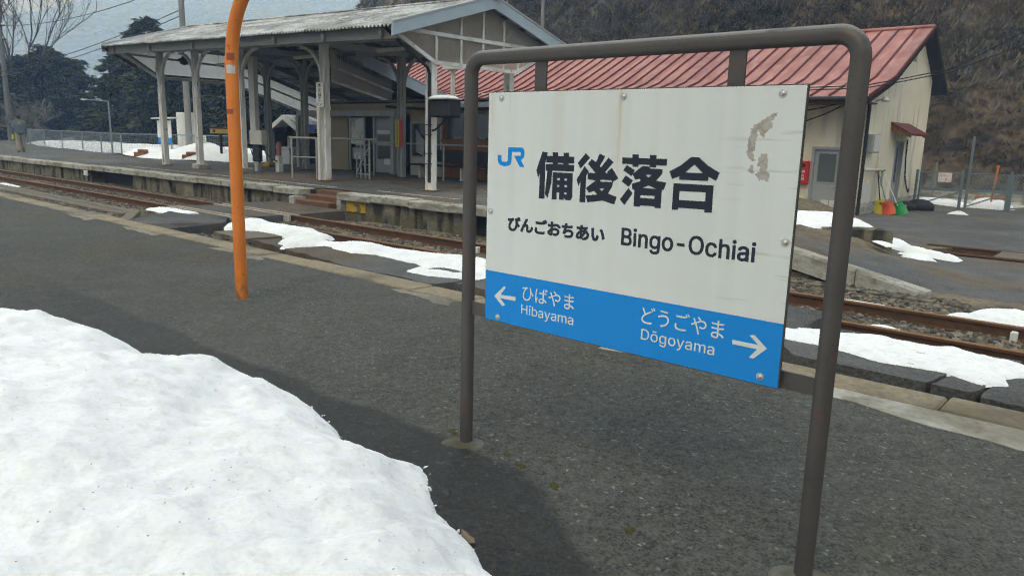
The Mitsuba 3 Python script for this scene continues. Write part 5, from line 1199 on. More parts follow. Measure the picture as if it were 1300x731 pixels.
# the low front wing along the platform
CY_ = 16.6
def cw(x0, x1, z0, z1, mat, name='front_wall', y0=CY_, y1=CY_ + 0.12, label=None):
    return part(sb, name, box(x0, x1, y0, y1, z0, z1), mat, label=label)
cw(-23.3, -22.42, -0.01, 2.3, 'plaster_tan')
cw(-22.42, -21.28, 2.05, 2.3, 'plaster_tan'); cw(-21.28, -19.05, 1.98, 2.3, 'plaster_tan')
cw(-21.0, -20.9, -0.01, 1.98, 'alu'); cw(-19.95, -19.8, -0.01, 1.98, 'conduit_white')
cw(-22.42, -21.28, -0.01, 2.05, 'dark_interior', 'back_wall', CY_ + 0.5, CY_ + 0.6)
cw(-19.8, -19.05, -0.01, 1.98, 'dark_interior', 'back_wall', CY_ + 0.8, CY_ + 0.9)
cw(-21.28, -21.0, -0.01, 1.98, 'dark_interior', 'back_wall', CY_ + 1.8, CY_ + 1.9)
cw(-19.05, -17.55, -0.01, 0.55, 'plaster_pale'); cw(-19.05, -17.55, 1.72, 2.3, 'plaster_tan')
cw(-23.3, -12.0, -0.01, 2.2, 'interior_beige', 'back_wall', 20.0, 20.1)
cw(-23.3, -12.0, 2.35, 2.4, 'dark_wood', 'soffit', 16.5, 23.3)
for x in (-23.42, -12.0):
    cw(x, x + 0.12, -0.01, 2.3, 'plaster_tan', 'side_wall', CY_, 23.39)
dd = cw(-20.88, -19.97, 0.0, 1.95, 'alu_door', 'door', CY_ + 0.03, CY_ + 0.07)
for z0, z1, m in ((1.52, 1.82, 'paper_grey'), (1.30, 1.42, 'paper_white'), (1.05, 1.27, 'glass_dark'), (0.93, 1.03, 'paper_grey'), (0.45, 0.90, 'glass_dark')):
    part(dd, 'notice' if m.startswith('paper') else 'pane', box(-20.78, -20.06, CY_ + 0.015, CY_ + 0.029, z0, z1), m)
part(dd, 'notice', box(-20.42, -20.06, CY_ + 0.006, CY_ + 0.014, 0.27, 0.47), 'paper_white')
win = part(sb, 'window', cat(box(-19.05, -18.97, CY_ - 0.01, CY_ + 0.1, 0.55, 1.72), box(-17.63, -17.55, CY_ - 0.01, CY_ + 0.1, 0.55, 1.72), box(-18.97, -17.63, CY_ - 0.01, CY_ + 0.1, 0.55, 0.62), box(-18.97, -17.63, CY_ - 0.01, CY_ + 0.1, 1.65, 1.72), box(-18.34, -18.28, CY_ + 0.0, CY_ + 0.08, 0.62, 1.65)), 'alu')
part(win, 'pane', box(-18.97, -18.34, CY_ + 0.06, CY_ + 0.065, 0.62, 1.65), 'glass_dark')
part(win, 'pane', box(-18.28, -17.63, CY_ + 0.04, CY_ + 0.045, 0.62, 1.65), 'glass_dark')
part(win, 'notice', extrude(Polygon([(-18.85, 0.75), (-18.45, 0.62), (-18.42, 1.1), (-18.85, 1.5)]), (0, CY_ + 0.055, 0), (1, 0, 0), (0, 0, 1), 0.004), 'paper_grey')  # slanted grey shape painted as the reflection in the pane, no paper
# orange boarded waiting bay with windows above
nb = 15
for i in range(nb):
    a = -17.5 + 5.5 * i / nb
    part(sb, 'wall_board', box(a + 0.006, a + 5.5 / nb - 0.006, CY_ - 0.02, CY_ + 0.02, 0.0, 1.08, 0.004), 'wood_orange')
cw(-17.55, -12.0, 1.082, 1.18, 'wood_orange', 'window_sill', CY_ - 0.06, CY_ + 0.1)
cw(-17.55, -12.0, 1.96, 2.3, 'plaster_tan', 'lintel')
for x in (-17.5, -16.2, -14.9, -13.6, -12.1):
    cw(x - 0.045, x + 0.045, 1.181, 1.959, 'wood_orange', 'mullion', CY_ - 0.03, CY_ + 0.06)
for a, b in ((-17.45, -16.25), (-16.15, -14.95), (-14.85, -13.65), (-13.55, -12.15)):
    cw(a, b, 1.19, 1.95, 'pane', 'window_pane', CY_ + 0.02, CY_ + 0.021)
for a in (-17.2, -16.6, -15.8, -15.2):
    cw(a, a + 0.5, 1.19, 1.27, 'black_matt', 'window_ledge_item', CY_ + 0.15, CY_ + 0.3)
part(sb, 'porch_roof', hull([(-18.6, 15.85, 2.12), (-12.0, 15.85, 2.12), (-18.6, 22.8, 2.42), (-12.0, 22.8, 2.42), (-18.6, 15.85, 2.06), (-12.0, 15.85, 2.06), (-18.6, 22.8, 2.36), (-12.0, 22.8, 2.36)]), 'wood_brown')
part(sb, 'porch_gutter', tube([(-19.3, 15.8, 2.16), (-18.4, 15.8, 2.10), (-17.2, 15.79, 2.07), (-12.0, 15.79, 2.05)], 0.045, 8), 'black_matt', True)
patch([(-17.0, 15.82), (-12.05, 15.80), (-12.05, 19), (-16.5, 19)], 0.16, lambda x, y: 2.125 + 0.043 * (y - 15.85), 'snow lying on the low porch roof in front of the red roof', 51, 0.09, 0.08, 0.07)
chm = part(sb, 'wall_cabinet', cat(box(-19.35, -18.75, 18.3, 18.7, 3.5, 4.05), box(-19.1, -19.0, 18.45, 18.55, 2.3, 3.5)), 'conduit_white')

# things in front of the low wing
rb = thing('route_map_board', 'white framed route map board standing in front of the station wall', 'notice board')
part(rb, 'panel', box(-22.18, -21.40, CY_ - 0.06, CY_ - 0.03, 0.93, 2.02), 'paper_white')
part(rb, 'header', box(-22.14, -21.44, CY_ - 0.064, CY_ - 0.0605, 1.82, 1.97), 'print_blue')
q = np.random.RandomState(12)
ln_ = []
for k in range(9):
    p = np.array([-22.1 + 0.6 * q.rand(), 1.0 + 0.7 * q.rand()]); 
    for j in range(3):
        s = q.uniform(-0.25, 0.25, 2); p2 = np.clip(p + s, [-22.12, 0.98], [-21.46, 1.78])
        ln_.append(bar((p[0], CY_ - 0.0615, p[1]), (p2[0], CY_ - 0.0615, p2[1]), 0.002, 0.035, (0, 1, 0.001))); p = p2
part(rb, 'map_print', cat([m for m in ln_ if np.isfinite(m.vertices).all()]), 'print_grey')
part(rb, 'lower_poster', box(-22.08, -21.45, CY_ - 0.055, CY_ - 0.04, 0.40, 0.80), 'paper_grey')
part(rb, 'poster_sheet', box(-21.98, -21.55, CY_ - 0.06, CY_ - 0.0555, 0.42, 0.62), 'paper_white')
for x in (-22.2, -21.38):
    part(rb, 'leg', box(x - 0.03, x + 0.03, CY_ - 0.09, CY_ - 0.03, 0.0, 2.05, 0.005), 'alu')
bh = thing('waiting_bench', 'long black bench with a backrest against the orange boarded wall', 'bench')
part(bh, 'seat', box(-17.85, -13.2, 15.55, 15.95, 0.38, 0.43, 0.012), 'black_matt')
for a, b in ((-17.3, -15.75), (-15.65, -14.1)):
    part(bh, 'backrest', box(a, b, 16.0, 16.05, 0.5, 0.86, 0.012), 'black_matt')
for x in (-17.5, -15.7, -13.6):
    part(bh, 'leg', box(x - 0.03, x + 0.03, 15.6, 16.02, 0.0, 0.38, 0.004), 'conduit_white')
    part(bh, 'back_post', box(x - 0.025, x + 0.025, 16.05, 16.09, 0.0, 0.86), 'conduit_white')
rl = thing('handrail', 'grey steel handrail along the platform in front of the orange boarded wall', 'railing')
part(rl, 'top_rail', tube([(-19.3, 15.2, 1.03), (-12.6, 15.2, 1.03)], 0.022, 8), 'grey_steel', True)
for x in (-19.2, -16.0, -13.0):
    part(rl, 'post', tube([(x, 15.2, 0), (x, 15.2, 1.03)], 0.025, 8), 'grey_steel', True)
rl2 = thing('handrail', 'grey steel handrail at the top of the steps beside the post with the narrow plate', 'railing')
part(rl2, 'top_rail', tube([(-18.9, 12.0, 1.13), (-18.2, 12.4, 1.13), (-17.9, 12.9, 1.13), (-17.4, 13.9, 1.13)], 0.03, 8), 'grey_steel', True)
for x, y in ((-18.85, 12.03), (-18.2, 12.4), (-17.5, 13.7)):
    part(rl2, 'post', tube([(x, y, 0), (x, y, 1.13)], 0.028, 8), 'grey_steel', True)
part(rl2, 'mid_rail', tube([(-18.9, 12.0, 0.6), (-18.2, 12.4, 0.6)], 0.018, 8), 'grey_steel', True)
gt = thing('lattice_gate', 'small lattice gate standing behind the post with the narrow plate', 'gate')
for z in (0.12, 0.4, 0.68, 0.96):
    part(gt, 'rail', box(-18.35, -17.75, 13.9, 13.93, z - 0.015, z + 0.015), 'grey_steel')
for x in (-18.35, -18.15, -17.95, -17.75):
    part(gt, 'bar', box(x - 0.015, x + 0.015, 13.88, 13.91, 0.0, 1.0), 'grey_steel')
part(gt, 'brace', bar((-18.35, 13.87, 0.12), (-17.75, 13.87, 0.9), 0.02, 0.03), 'grey_steel')
pc = thing('entrance_porch', 'small dark entrance porch with a white gable beyond the canopy posts', 'porch')
part(pc, 'wall', cat(box(-29.7, -29.5, 18.0, 20.5, 0, 1.4), box(-27.5, -27.3, 18.0, 20.5, 0, 1.4), box(-29.5, -27.5, 20.4, 20.5, 0, 1.6)), 'dark_interior')
part(pc, 'doorway', box(-29.5, -27.5, 18.6, 18.65, 0, 1.5), 'black_matt')
part(pc, 'roof', cat(hull([(x, y, z) for y in (17.9, 20.6) for x, z in ((-30.0, 1.32), (-28.6, 1.98), (-28.6, 1.90), (-30.0, 1.24))]), hull([(x, y, z) for y in (17.9, 20.6) for x, z in ((-27.2, 1.32), (-28.6, 1.98), (-28.6, 1.90), (-27.2, 1.24))])), 'roof_corrugated')
for s in (-1, 1):
    part(pc, 'gable_board', bar((-28.6, 17.86, 1.88), (-28.6 + s * 1.4, 17.86, 1.22), 0.05, 0.18), 'conduit_white')
part(pc, 'window', box(-29.4, -29.05, 18.55, 18.59, 0.35, 1.1), 'paper_grey')
part(pc, 'notice', box(-27.95, -27.7, 18.55, 18.59, 0.5, 0.7), 'paper_white')
solo('counter', 'low white counter in front of the dark entrance porch', 'counter', cat(box(-27.2, -26.35, 16.7, 17.1, 0.0, 0.62, 0.03), box(-27.25, -26.3, 16.65, 17.15, 0.62, 0.68, 0.01)), 'conduit_white')
solo('blue_notice', 'small plain blue notice board beyond the canopy posts', 'sign', box(-26.2, -25.75, 17.5, 17.53, 1.28, 1.58), 'print_blue')
solo('garden_wall', 'pale low wall closing the view between the canopy posts', 'wall', box(-27.0, -23.42, 20.3, 20.45, 0, 2.0), 'plaster_pale')

# snow shovels, sacks, gate and fence at the yard
def shovel(x, y, lean, mat, hm, lab, rot=0):
    k = thing('snow_shovel', lab, 'snow shovel')
    base = np.array([x, y, -0.70])
    top = base + [lean[0], lean[1], 1.28]
    part(k, 'shaft', tube([base + (top - base) * 0.22, top], 0.017, 8), hm, True)
    ax = (top - base) / np.linalg.norm(top - base)
    s = np.cross(ax, [0, 1, 0]); s /= np.linalg.norm(s); n = np.cross(s, ax)
    us = np.linspace(-0.19, 0.19, 9); vs = np.linspace(0, 0.42, 5)
    v, f = [], []
    for a in us:
        for b in vs:
            v.append(base + s * a * (0.8 + 0.2 * (b < 0.3)) + ax * b + n * (0.9 * a * a * 1.6 + 0.05 * math.sin(b * 7) - 0.03))
    for i in range(8):
        for j in range(4):
            c = i * 5 + j; f += [[c, c + 5, c + 6], [c, c + 6, c + 1]]
    v = np.array(v); m1 = tm(v, f); m2 = tm(v - n * 0.008, np.array(f)[:, ::-1])
    part(k, 'blade', cat(m1, m2), mat, True)
    part(k, 'grip', tube([top - s * 0.07, top + s * 0.07], 0.02, 8), mat, True)
shovel(-6.62, 24.6, (-0.22, -0.05), 'print_yellow', 'cable_black', 'yellow snow shovel leaning on the cream end wall')
shovel(-6.33, 24.4, (-0.48, 0.08), 'orange_red', 'gate_blue', 'orange red snow shovel between the yellow and the green one')
shovel(-6.02, 24.55, (-0.70, 0.12), 'shovel_green', 'conduit_white', 'green snow shovel leaning farthest out from the cream end wall')
def sack(x, y, sx, sy, sz, seed, lab, nm='black_sack'):
    m = trimesh.creation.icosphere(3, 1.0); v = np.asarray(m.vertices).copy()
    v *= (1 + 0.25 * (mfbm(v[:, 0] * 1.5, v[:, 1] * 1.5, v[:, 2] * 1.5, 3, seed) - 0.5))[:, None]
    v[:, 2] = np.maximum(v[:, 2], -0.55)
    v = v * [sx, sy, sz]; v[:, 2] -= v[:, 2].min()
    solo(nm, lab, 'sack', tm(v + [x, y, -0.715], m.faces), 'black_matt', True)
sack(-6.55, 26.9, 0.35, 0.22, 0.2, 1, 'black sack on the ground near the end door')
sack(-6.2, 27.4, 0.42, 0.3, 0.24, 2, 'larger black sack lying nearer the yard fence')
solo('crate', 'small grey box on the ground beside the shovels', 'box', box(-6.75, -6.4, 26.2, 26.5, -0.72, -0.5, 0.01), 'alu')

gf = thing('yard_fence', 'blue grey steel gate fence closing the yard before the cliff', 'fence')
P0, P1, P2 = np.array([-6.62, 28.8]), np.array([-5.35, 29.0]), np.array([-4.15, 29.5])
P3 = np.array([-0.5, 30.3])
def leaf(a, b, name):
    g = part(gf, name, cat([bar((*a, z), (*b, z), 0.05, 0.09) for z in (-0.06,)]), 'gate_blue')
    part(g, 'top_wire', tube([(*a, 0.50), (*b, 0.50)], 0.018, 8), 'gate_blue')
    n = max(3, int(np.linalg.norm(b - a) / 0.11))
    w = []
    for i in range(n + 1):
        p = a + (b - a) * i / n
        for s in (-1, 1):
            q_ = p + (b - a) / np.linalg.norm(b - a) * 0.55 * s
            lo, hi = 0.0, 1.0
            t_ = np.dot(q_ - a, b - a) / np.dot(b - a, b - a)
            if t_ < 0 or t_ > 1:
                hi = (np.dot((a if t_ < 0 else b) - p, b - a)) / np.dot(q_ - p, b - a)
            if hi > 0.05:
                e = p + (q_ - p) * hi
                w.append(tube([(*p, -0.04), (*e, -0.04 + 0.54 * hi)], 0.009, 3, False))
    part(g, 'wire_mesh', cat(w), 'fence_grey', kind='stuff')
    [part(g, 'leaf_post', box(c[0] - 0.03, c[0] + 0.03, c[1] - 0.03, c[1] + 0.03, -0.68, 0.52), 'gate_blue') for c in (a, b)]
    part(g, 'brace', bar((*a, -0.6), (*b, -0.1), 0.03, 0.04), 'gate_blue')
leaf(P0, P1 + (P0 - P1) * 0.03, 'gate_leaf'); leaf(P1 + (P2 - P1) * 0.1, P2, 'gate_leaf'); leaf(P2 + (P3 - P2) * 0.03, P3, 'mesh_panel')
for p, h in ((P0 - [0.12, 0], 0.58), (P1 - [0.06, 0], 0.62), (P1 + [0.12, 0.05], 1.72), (P2 + [0.06, 0], 0.62), (P3, 0.6)):
    part(gf, 'post', box(p[0] - 0.038, p[0] + 0.038, p[1] - 0.038, p[1] + 0.038, -0.75, h, 0.008), 'gate_blue')
ws = thing('warning_sign', 'white warning sign with two lines of red letters on the yard gate', 'sign')
part(ws, 'plate', box(-6.08, -5.68, 28.75, 28.765, 0.20, 0.50), 'paper_white')
for i, (t_, n_) in enumerate((('関係者以外', 5), ('立入禁止', 4))):
    for p in fit(word(list(t_), 0.07), -6.05, -5.71, 0.37 - 0.13 * i, 0.46 - 0.13 * i):
        part(ws, 'character', plates(p, 28.7495), 'print_red')
st = thing('orange_stake', 'thin orange marker stake standing behind the yard fence', 'stake')
part(st, 'tube', tube([(-4.75, 30.6, -0.75), (-4.68, 30.6, 0.75)], 0.035, 8), 'orange_paint', True)
part(st, 'reflector', lathe([(0, 0), (0.05, 0), (0.05, 0.08), (0, 0.08)], (-4.68, 30.6, 0.70), 10), 'orange_paint')
for i, (x, y, h) in enumerate(((-7.2, 33.5, 0.75), (-4.2, 33.8, 0.75), (-1.6, 33.8, 0.75))):
    solo('fence_stake', ('grey stake behind the left gate leaf', 'grey stake behind the right end of the gate', 'grey stake behind the mesh panel')[i], 'stake', tube([(x, y, -0.75), (x, y, h)], 0.05, 8), 'concrete_pole', True)
solo('board_stack', 'low stack of orange brown boards behind the gate', 'boards', cat([box(-5.6, -4.6, 32.6 + 0.02 * k, 33.2, -0.69 + 0.09 * k, -0.61 + 0.09 * k, 0.006) for k in range(3)]), 'wood_orange')
patch([(-7.4, 31.6), (-5.6, 30.0), (-5.2, 30.6), (-6.0, 32.4), (-7.3, 33.0)], 0.16, -0.69, 'snow strip behind the left gate leaf', 61, 0.1)
patch([(-5.4, 30.4), (-5.7, 33.0), (-4.9, 32.5), (-4.0, 30.8), (-4.4, 30.2)], 0.28, -0.69, 'pointed snow pile behind the tall gate post', 62, 0.09)
patch([(-5.25, 26.6), (-5.15, 27.7), (-4.6, 26.7)], 0.12, -0.70, 'little snow mound on the yard in front of the gate', 63, 0.05)
patch([(-6.9, 29.3), (-6.55, 29.1), (-6.5, 29.9), (-6.9, 30.2)], 0.2, -0.70, 'snow lump at the wall end of the gate', 64, 0.06)

# ------------------------------------------------------------------ left end of the platform
fn = thing('platform_fence', 'long grey mesh fence along the back of the far platform', 'fence')
FP = [np.array(p) for p in ((-36.9, 20.2), (-36.95, 18.5), (-36.98, 16.6), (-37.1, 14.65), (-40.4, 15.0), (-44.0, 15.4), (-47.9, 15.7), (-51.4, 15.9), (-56.0, 16.5), (-61.0, 17.2))]
for i, p in enumerate(FP):
    part(fn, 'post', tube([(*p, -0.02), (*p, 1.0)], 0.035, 8), 'fence_grey', True)
for a, b in zip(FP[:-1], FP[1:]):
    part(fn, 'top_rail', tube([(*a, 0.98), (*b, 0.98)], 0.03, 6), 'fence_grey', True)
    w = [tube([(*a, z), (*b, z)], 0.006, 3, False) for z in np.arange(0.08, 0.96, 0.09)]
    n = int(np.linalg.norm(b - a) / 0.11)
    w += [tube([(*(a + (b - a) * k / n), 0.05), (*(a + (b - a) * k / n), 0.97)], 0.006, 3, False) for k in range(1, n)]
    part(fn, 'wire_mesh', cat(w), 'fence_grey', kind='stuff')
bankp = ragged([(-60, 17.4), (-51.5, 16.2), (-44, 15.7), (-37.7, 15.0), (-36.4, 14.5), (-33.5, 14.2), (-30.6, 14.7), (-29.2, 15.4), (-28.7, 17.5), (-36, 22), (-60, 22)], 0.4, 0.3, 71, 0.6)
def bank_more(x, y, d):
    return 0.48 * np.exp(-((x + 31.6) / 1.4) ** 2 - ((y - 15.9) / 0.9) ** 2) + 0.08 * np.exp(-((x + 37) / 3) ** 2)
solo('snow_bank', 'long snow bank behind the far platform fence and canopy posts', 'snow bank', heap(bankp, 0.30, 0.6, 0.0, 0.22, 0.12, 72, 0.5, bank_more), 'snow', True)
nsb = thing('small_name_sign', 'small white and blue station board on two legs behind the first canopy post', 'station sign')
part(nsb, 'white_half', box(-36.25, -34.9, 15.98, 16.02, 0.86, 1.64), 'paper_white')
part(nsb, 'blue_half', box(-36.25, -34.9, 15.98, 16.02, 0.60, 0.858), 'sign_blue')
for x in (-36.1, -35.05):
    part(nsb, 'leg', box(x - 0.03, x + 0.03, 16.03, 16.09, 0, 1.7), 'grey_steel')
part(nsb, 'hood', hull([(-36.45, 15.8, 1.70), (-34.7, 15.8, 1.70), (-36.45, 16.3, 1.74), (-34.7, 16.3, 1.74), (-36.45, 15.8, 1.76), (-34.7, 15.8, 1.76), (-36.45, 16.3, 1.8), (-34.7, 16.3, 1.8)]), 'conduit_white')
part(nsb, 'lettering', cat([box(-35.9 + 0.22 * k, -35.76 + 0.22 * k, 15.975, 15.979, 1.2, 1.38) for k in range(3)]), 'letter_black')
solo('water_tank', 'pale cylindrical tank behind the concrete pole', 'tank', lathe([(0, 2.2), (0.52, 2.2), (0.55, 2.15), (0.55, 0.2), (0, 0.2)], (-43.2, 20.75, 0), 24), 'conduit_white', True)
ys_ = thing('direction_sign', 'dark post carrying a narrow yellow direction sign above the snow bank', 'sign')
part(ys_, 'post', box(-30.06, -29.98, 15.78, 15.86, 0, 1.36), 'black_matt')
part(ys_, 'plate', box(-30.75, -29.25, 15.74, 15.77, 1.14, 1.32), 'ochre_paint')
part(ys_, 'border', cat(box(-30.77, -29.23, 15.735, 15.775, 1.32, 1.36), box(-30.77, -29.23, 15.735, 15.775, 1.10, 1.14)), 'black_matt')
part(ys_, 'print', box(-30.5, -30.3, 15.735, 15.739, 1.17, 1.29), 'letter_black')
wn = thing('snow_notice', 'small white notice on a short leg sticking out of the snow bank', 'sign')
part(wn, 'plate', box(-31.75, -31.25, 15.79, 15.81, 0.55, 1.03), 'paper_white')
part(wn, 'print', cat([box(-31.68, -31.32, 15.785, 15.789, z, z + 0.05) for z in (0.62, 0.72, 0.82, 0.92)]), 'print_grey')
part(wn, 'leg', box(-31.53, -31.47, 15.82, 15.86, 0, 1.0), 'grey_steel')
for i, (x, y, s, lab) in enumerate(((-34.3, 14.35, 0.27, 'broken orange brown wooden block on the snow left of the first canopy post'), (-31.0, 14.9, 0.27, 'orange brown wooden block at the foot of the yellow direction sign'))):
    m = cat(transform(box(-s, s, -0.16, 0.16, 0, 0.24, 0.02), rotz(25 + 40 * i, (x, y, 0.0))), transform(box(-s * 0.5, s * 0.8, -0.14, 0.14, 0.24, 0.36, 0.02), rotz(35 + 40 * i, (x + 0.1, y, 0.0))))
    solo('wood_block', lab, 'wooden block', m, 'brick_orange')
sl = thing('street_lamp', 'thin grey lamp post with a long arm beside the far platform fence', 'lamp post')
part(sl, 'post', tube([(-37.4, 14.35, 0), (-37.45, 14.35, 2.45)], [0.045, 0.035], 8), 'fence_grey', True)
part(sl, 'arm', tube([(-37.45, 14.35, 2.43), (-40.3, 14.35, 2.56)], 0.022, 6), 'fence_grey', True)
part(sl, 'lamp_head', box(-40.6, -40.1, 14.28, 14.42, 2.52, 2.58, 0.01), 'conduit_white')

def pole(x, y, h, r, lab, mat='concrete_pole', arms=()):
    k = thing('utility_pole', lab, 'utility pole')
    part(k, 'shaft', tube([(x, y, -0.8), (x, y, h)], [r, r * 0.72], 14), mat, True)
    for z, ln2, dx, dy in arms:
        part(k, 'cross_arm', bar((x - dx * ln2, y - dy * ln2, z), (x + dx * ln2, y + dy * ln2, z), 0.09, 0.09), 'black_matt')
        for s in (-0.9, -0.45, 0.45, 0.9):
            part(k, 'insulator', lathe([(0, 0), (0.05, 0), (0.06, 0.06), (0.03, 0.14), (0, 0.15)], (x + dx * ln2 * s, y + dy * ln2 * s, z + 0.045), 8), 'conduit_white', True)
    return k
pole(-42.0, 20.25, 9.6, 0.19, 'tall grey concrete pole rising behind the canopy roof', arms=((8.9, 1.0, 0.5, 0.86),))
pole(-70.0, 19.3, 9.4, 0.22, 'dark utility pole with two short arms at the left edge', 'dark_wood', arms=((8.7, 0.55, 0.9, 0.4), (7.7, 0.55, 0.9, 0.4)))
pole(-27.9, 34.0, 9.0, 0.13, 'slim pole rising behind the blue gable verge of the canopy')
for i, (a, b, sag) in enumerate((((-42, 20.2, 7.62), (-75, 18.5, 5.0), 0.5), ((-42, 20.2, 7.32), (-75, 18.5, 4.6), 0.5), ((-42, 20.3, 8.9), (-20, 30, 9.2), 0.5), ((-70, 19.3, 8.7), (-42, 20.2, 9.0), 0.6))):
    a, b = np.array(a, float), np.array(b, float)
    t = np.linspace(0, 1, 14)[:, None]
    solo('power_line', ('upper of the two wires running left from the concrete pole', 'lower of the two wires running left from the concrete pole', 'wire running from the concrete pole to the hillside', 'wire strung between the two poles')[i], 'power line',
         tube(a + (b - a) * t - np.array([0, 0, 1]) * sag * 4 * t * (1 - t), 0.022, 5), 'cable_black', True)
for i, (dz, e) in enumerate(((0, 4.05), (-0.07, 3.75))):
    pts = [(-9.5, 21.6, 2.80 + dz), (-8.04, 21.5, 2.86 + dz), (-6.55, 21.5, 2.88 + dz), (-5.6, 21.6, 3.05 + dz), (-4.6, 21.7, 3.25 + dz), (-3.2, 21.8, e), (1.5, 22.5, e + 2.0)]
    solo('service_cable', ('upper black cable running from the roof corner up towards the cliff', 'lower black cable running from the roof corner up towards the cliff')[i], 'cable', tube(pts, 0.015, 6), 'cable_black', True)
for i, (z, sg2) in enumerate(((2.55, 0.35), (2.5, 0.75))):
    t = np.linspace(0, 1, 10)[:, None]; a, b = np.array([-7.4, 22.9, z]), np.array([-13.0, 22.9, z - 0.1])
    solo('wall_cable', ('thin cable sagging along the front wall below the eave', 'deeper sagging cable along the front wall')[i], 'cable', tube(a + (b - a) * t - np.array([0, 0, 1]) * sg2 * 4 * t * (1 - t), 0.02, 5), 'cable_black', True)

# ------------------------------------------------------------------ a man on the far platform
import manifold3d as m3
def limb(j):
    """Chain of (point, radius) joined by hulls of spheres."""
    out = []
    for (p, r), (q_, s) in zip(j[:-1], j[1:]):
        a = m3.Manifold.sphere(r, 20).translate(tuple(map(float, p))); b = m3.Manifold.sphere(s, 20).translate(tuple(map(float, q_)))
        out.append(m3.Manifold.batch_hull([a, b]))
    return out
def fuse(parts_, fine=0.035, it=8):
    m = m3.Manifold.batch_boolean(parts_, m3.OpType.Add).refine_to_length(fine).to_mesh()
    t = trimesh.Trimesh(m.vert_properties[:, :3], m.tri_verts, process=True)
    trimesh.smoothing.filter_taubin(t, iterations=it)
    return tm(t.vertices, t.faces)
man = thing('person', 'man in a grey jacket and beige trousers walking away along the far platform', 'person')
def place(m):
    return transform(m, rotz(172, (-41.6, 11.85, 0.0)))
# local frame: +x is forward, +y to his left
legs = limb([((0.0, 0.10, 0.90), 0.10), ((0.03, 0.11, 0.50), 0.07), ((-0.08, 0.11, 0.10), 0.052)]) + limb([((0.0, -0.10, 0.90), 0.10), ((0.10, -0.11, 0.50), 0.07), ((0.12, -0.11, 0.10), 0.052)]) + limb([((0, 0.07, 0.93), 0.115), ((0, -0.07, 0.93), 0.115)])
body = legs + limb([((0, 0, 0.95), 0.13), ((0.01, 0, 1.30), 0.15), ((0.01, 0, 1.42), 0.08), ((0.03, 0, 1.52), 0.05)]) + limb([((-0.01, 0.17, 1.40), 0.06), ((-0.01, -0.17, 1.40), 0.06)])
body += limb([((0.05, 0, 1.60), 0.082), ((0.04, 0, 1.655), 0.088)]) + limb([((0.13, 0, 1.60), 0.018), ((0.125, 0, 1.62), 0.012)])
for s, sw in ((1, 0.02), (-1, -0.02)):
    body += limb([((-0.01, 0.20 * s, 1.39), 0.052), ((-0.03 - sw, 0.25 * s, 1.12), 0.042), ((0.05 + sw, 0.25 * s, 0.86), 0.03), ((0.07 + sw, 0.25 * s, 0.80), 0.036)])
    for f in range(4):
        y = 0.25 * s + (f - 1.5) * 0.018
        body += limb([((0.075 + sw, y, 0.80), 0.010), ((0.09 + sw, y, 0.74), 0.009), ((0.08 + sw, y, 0.71 + 0.01 * abs(f - 1)), 0.008)])
    body += limb([((0.09 + sw, 0.25 * s, 0.82), 0.011), ((0.12 + sw, 0.24 * s, 0.77), 0.009)])
scene['skin'] = pr((0.36, 0.22, 0.15), 0.6)
scene['cloth_grey'] = pr((0.12, 0.145, 0.165), 0.9)
scene['cloth_beige'] = pr((0.30, 0.27, 0.22), 0.9)
scene['hair_dark'] = pr((0.02, 0.018, 0.017), 0.7)
scene['cloth_lime'] = pr((0.45, 0.50, 0.06), 0.8)
part(man, 'body', place(fuse(body, 0.03)), 'skin', True)
big = lambda L, d: [(p, r + d) for p, r in L]
part(man, 'trousers', place(fuse(limb(big([((0.0, 0.10, 0.92), 0.10), ((0.03, 0.11, 0.50), 0.075), ((-0.08, 0.11, 0.10), 0.062)], 0.018)) + limb(big([((0.0, -0.10, 0.92), 0.10), ((0.10, -0.11, 0.50), 0.075), ((0.12, -0.11, 0.10), 0.062)], 0.018)) + limb(big([((0, 0.07, 0.95), 0.115), ((0, -0.07, 0.95), 0.115)], 0.015)))), 'cloth_beige', True)
jk = limb([((-0.01, 0.06, 0.93), 0.15), ((0.0, 0.07, 1.25), 0.165), ((0.0, 0.08, 1.38), 0.10)]) + limb([((-0.01, -0.06, 0.93), 0.15), ((0.0, -0.07, 1.25), 0.165), ((0.0, -0.08, 1.38), 0.10)]) + limb([((-0.01, 0.06, 0.93), 0.15), ((-0.01, -0.06, 0.93), 0.15)]) + limb([((0, 0.07, 1.2), 0.16), ((0, -0.07, 1.2), 0.16)])
jk += limb([((-0.01, 0.18, 1.40), 0.08), ((0, 0, 1.44), 0.085), ((-0.01, -0.18, 1.40), 0.08)])
for s, sw in ((1, 0.02), (-1, -0.02)):
    jk += limb([((-0.01, 0.20 * s, 1.39), 0.08), ((-0.03 - sw, 0.25 * s, 1.12), 0.065), ((0.04 + sw, 0.25 * s, 0.88), 0.052)])
part(man, 'jacket', place(fuse(jk)), 'cloth_grey', True)
part(man, 'hair', place(fuse(limb([((0.0, 0, 1.655), 0.088), ((0.035, 0, 1.69), 0.085)]) + limb([((-0.02, 0, 1.60), 0.066), ((0.0, 0, 1.67), 0.085)]))), 'hair_dark', True)
for s, x in ((1, -0.06), (-1, 0.15)):
    part(man, 'shoe', place(fuse(limb([((x - 0.05, 0.11 * s, 0.045), 0.045), ((x + 0.15, 0.115 * s, 0.038), 0.038)]), 0.03, 3)), 'black_matt', True)
solo('glove', 'pair of lime yellow work gloves held in the left hand of the walking man', 'gloves', place(fuse(limb([((0.09, 0.27, 0.78), 0.05), ((0.11, 0.28, 0.66), 0.06), ((0.06, 0.29, 0.60), 0.04)]), 0.03, 4)), 'cloth_lime', True)

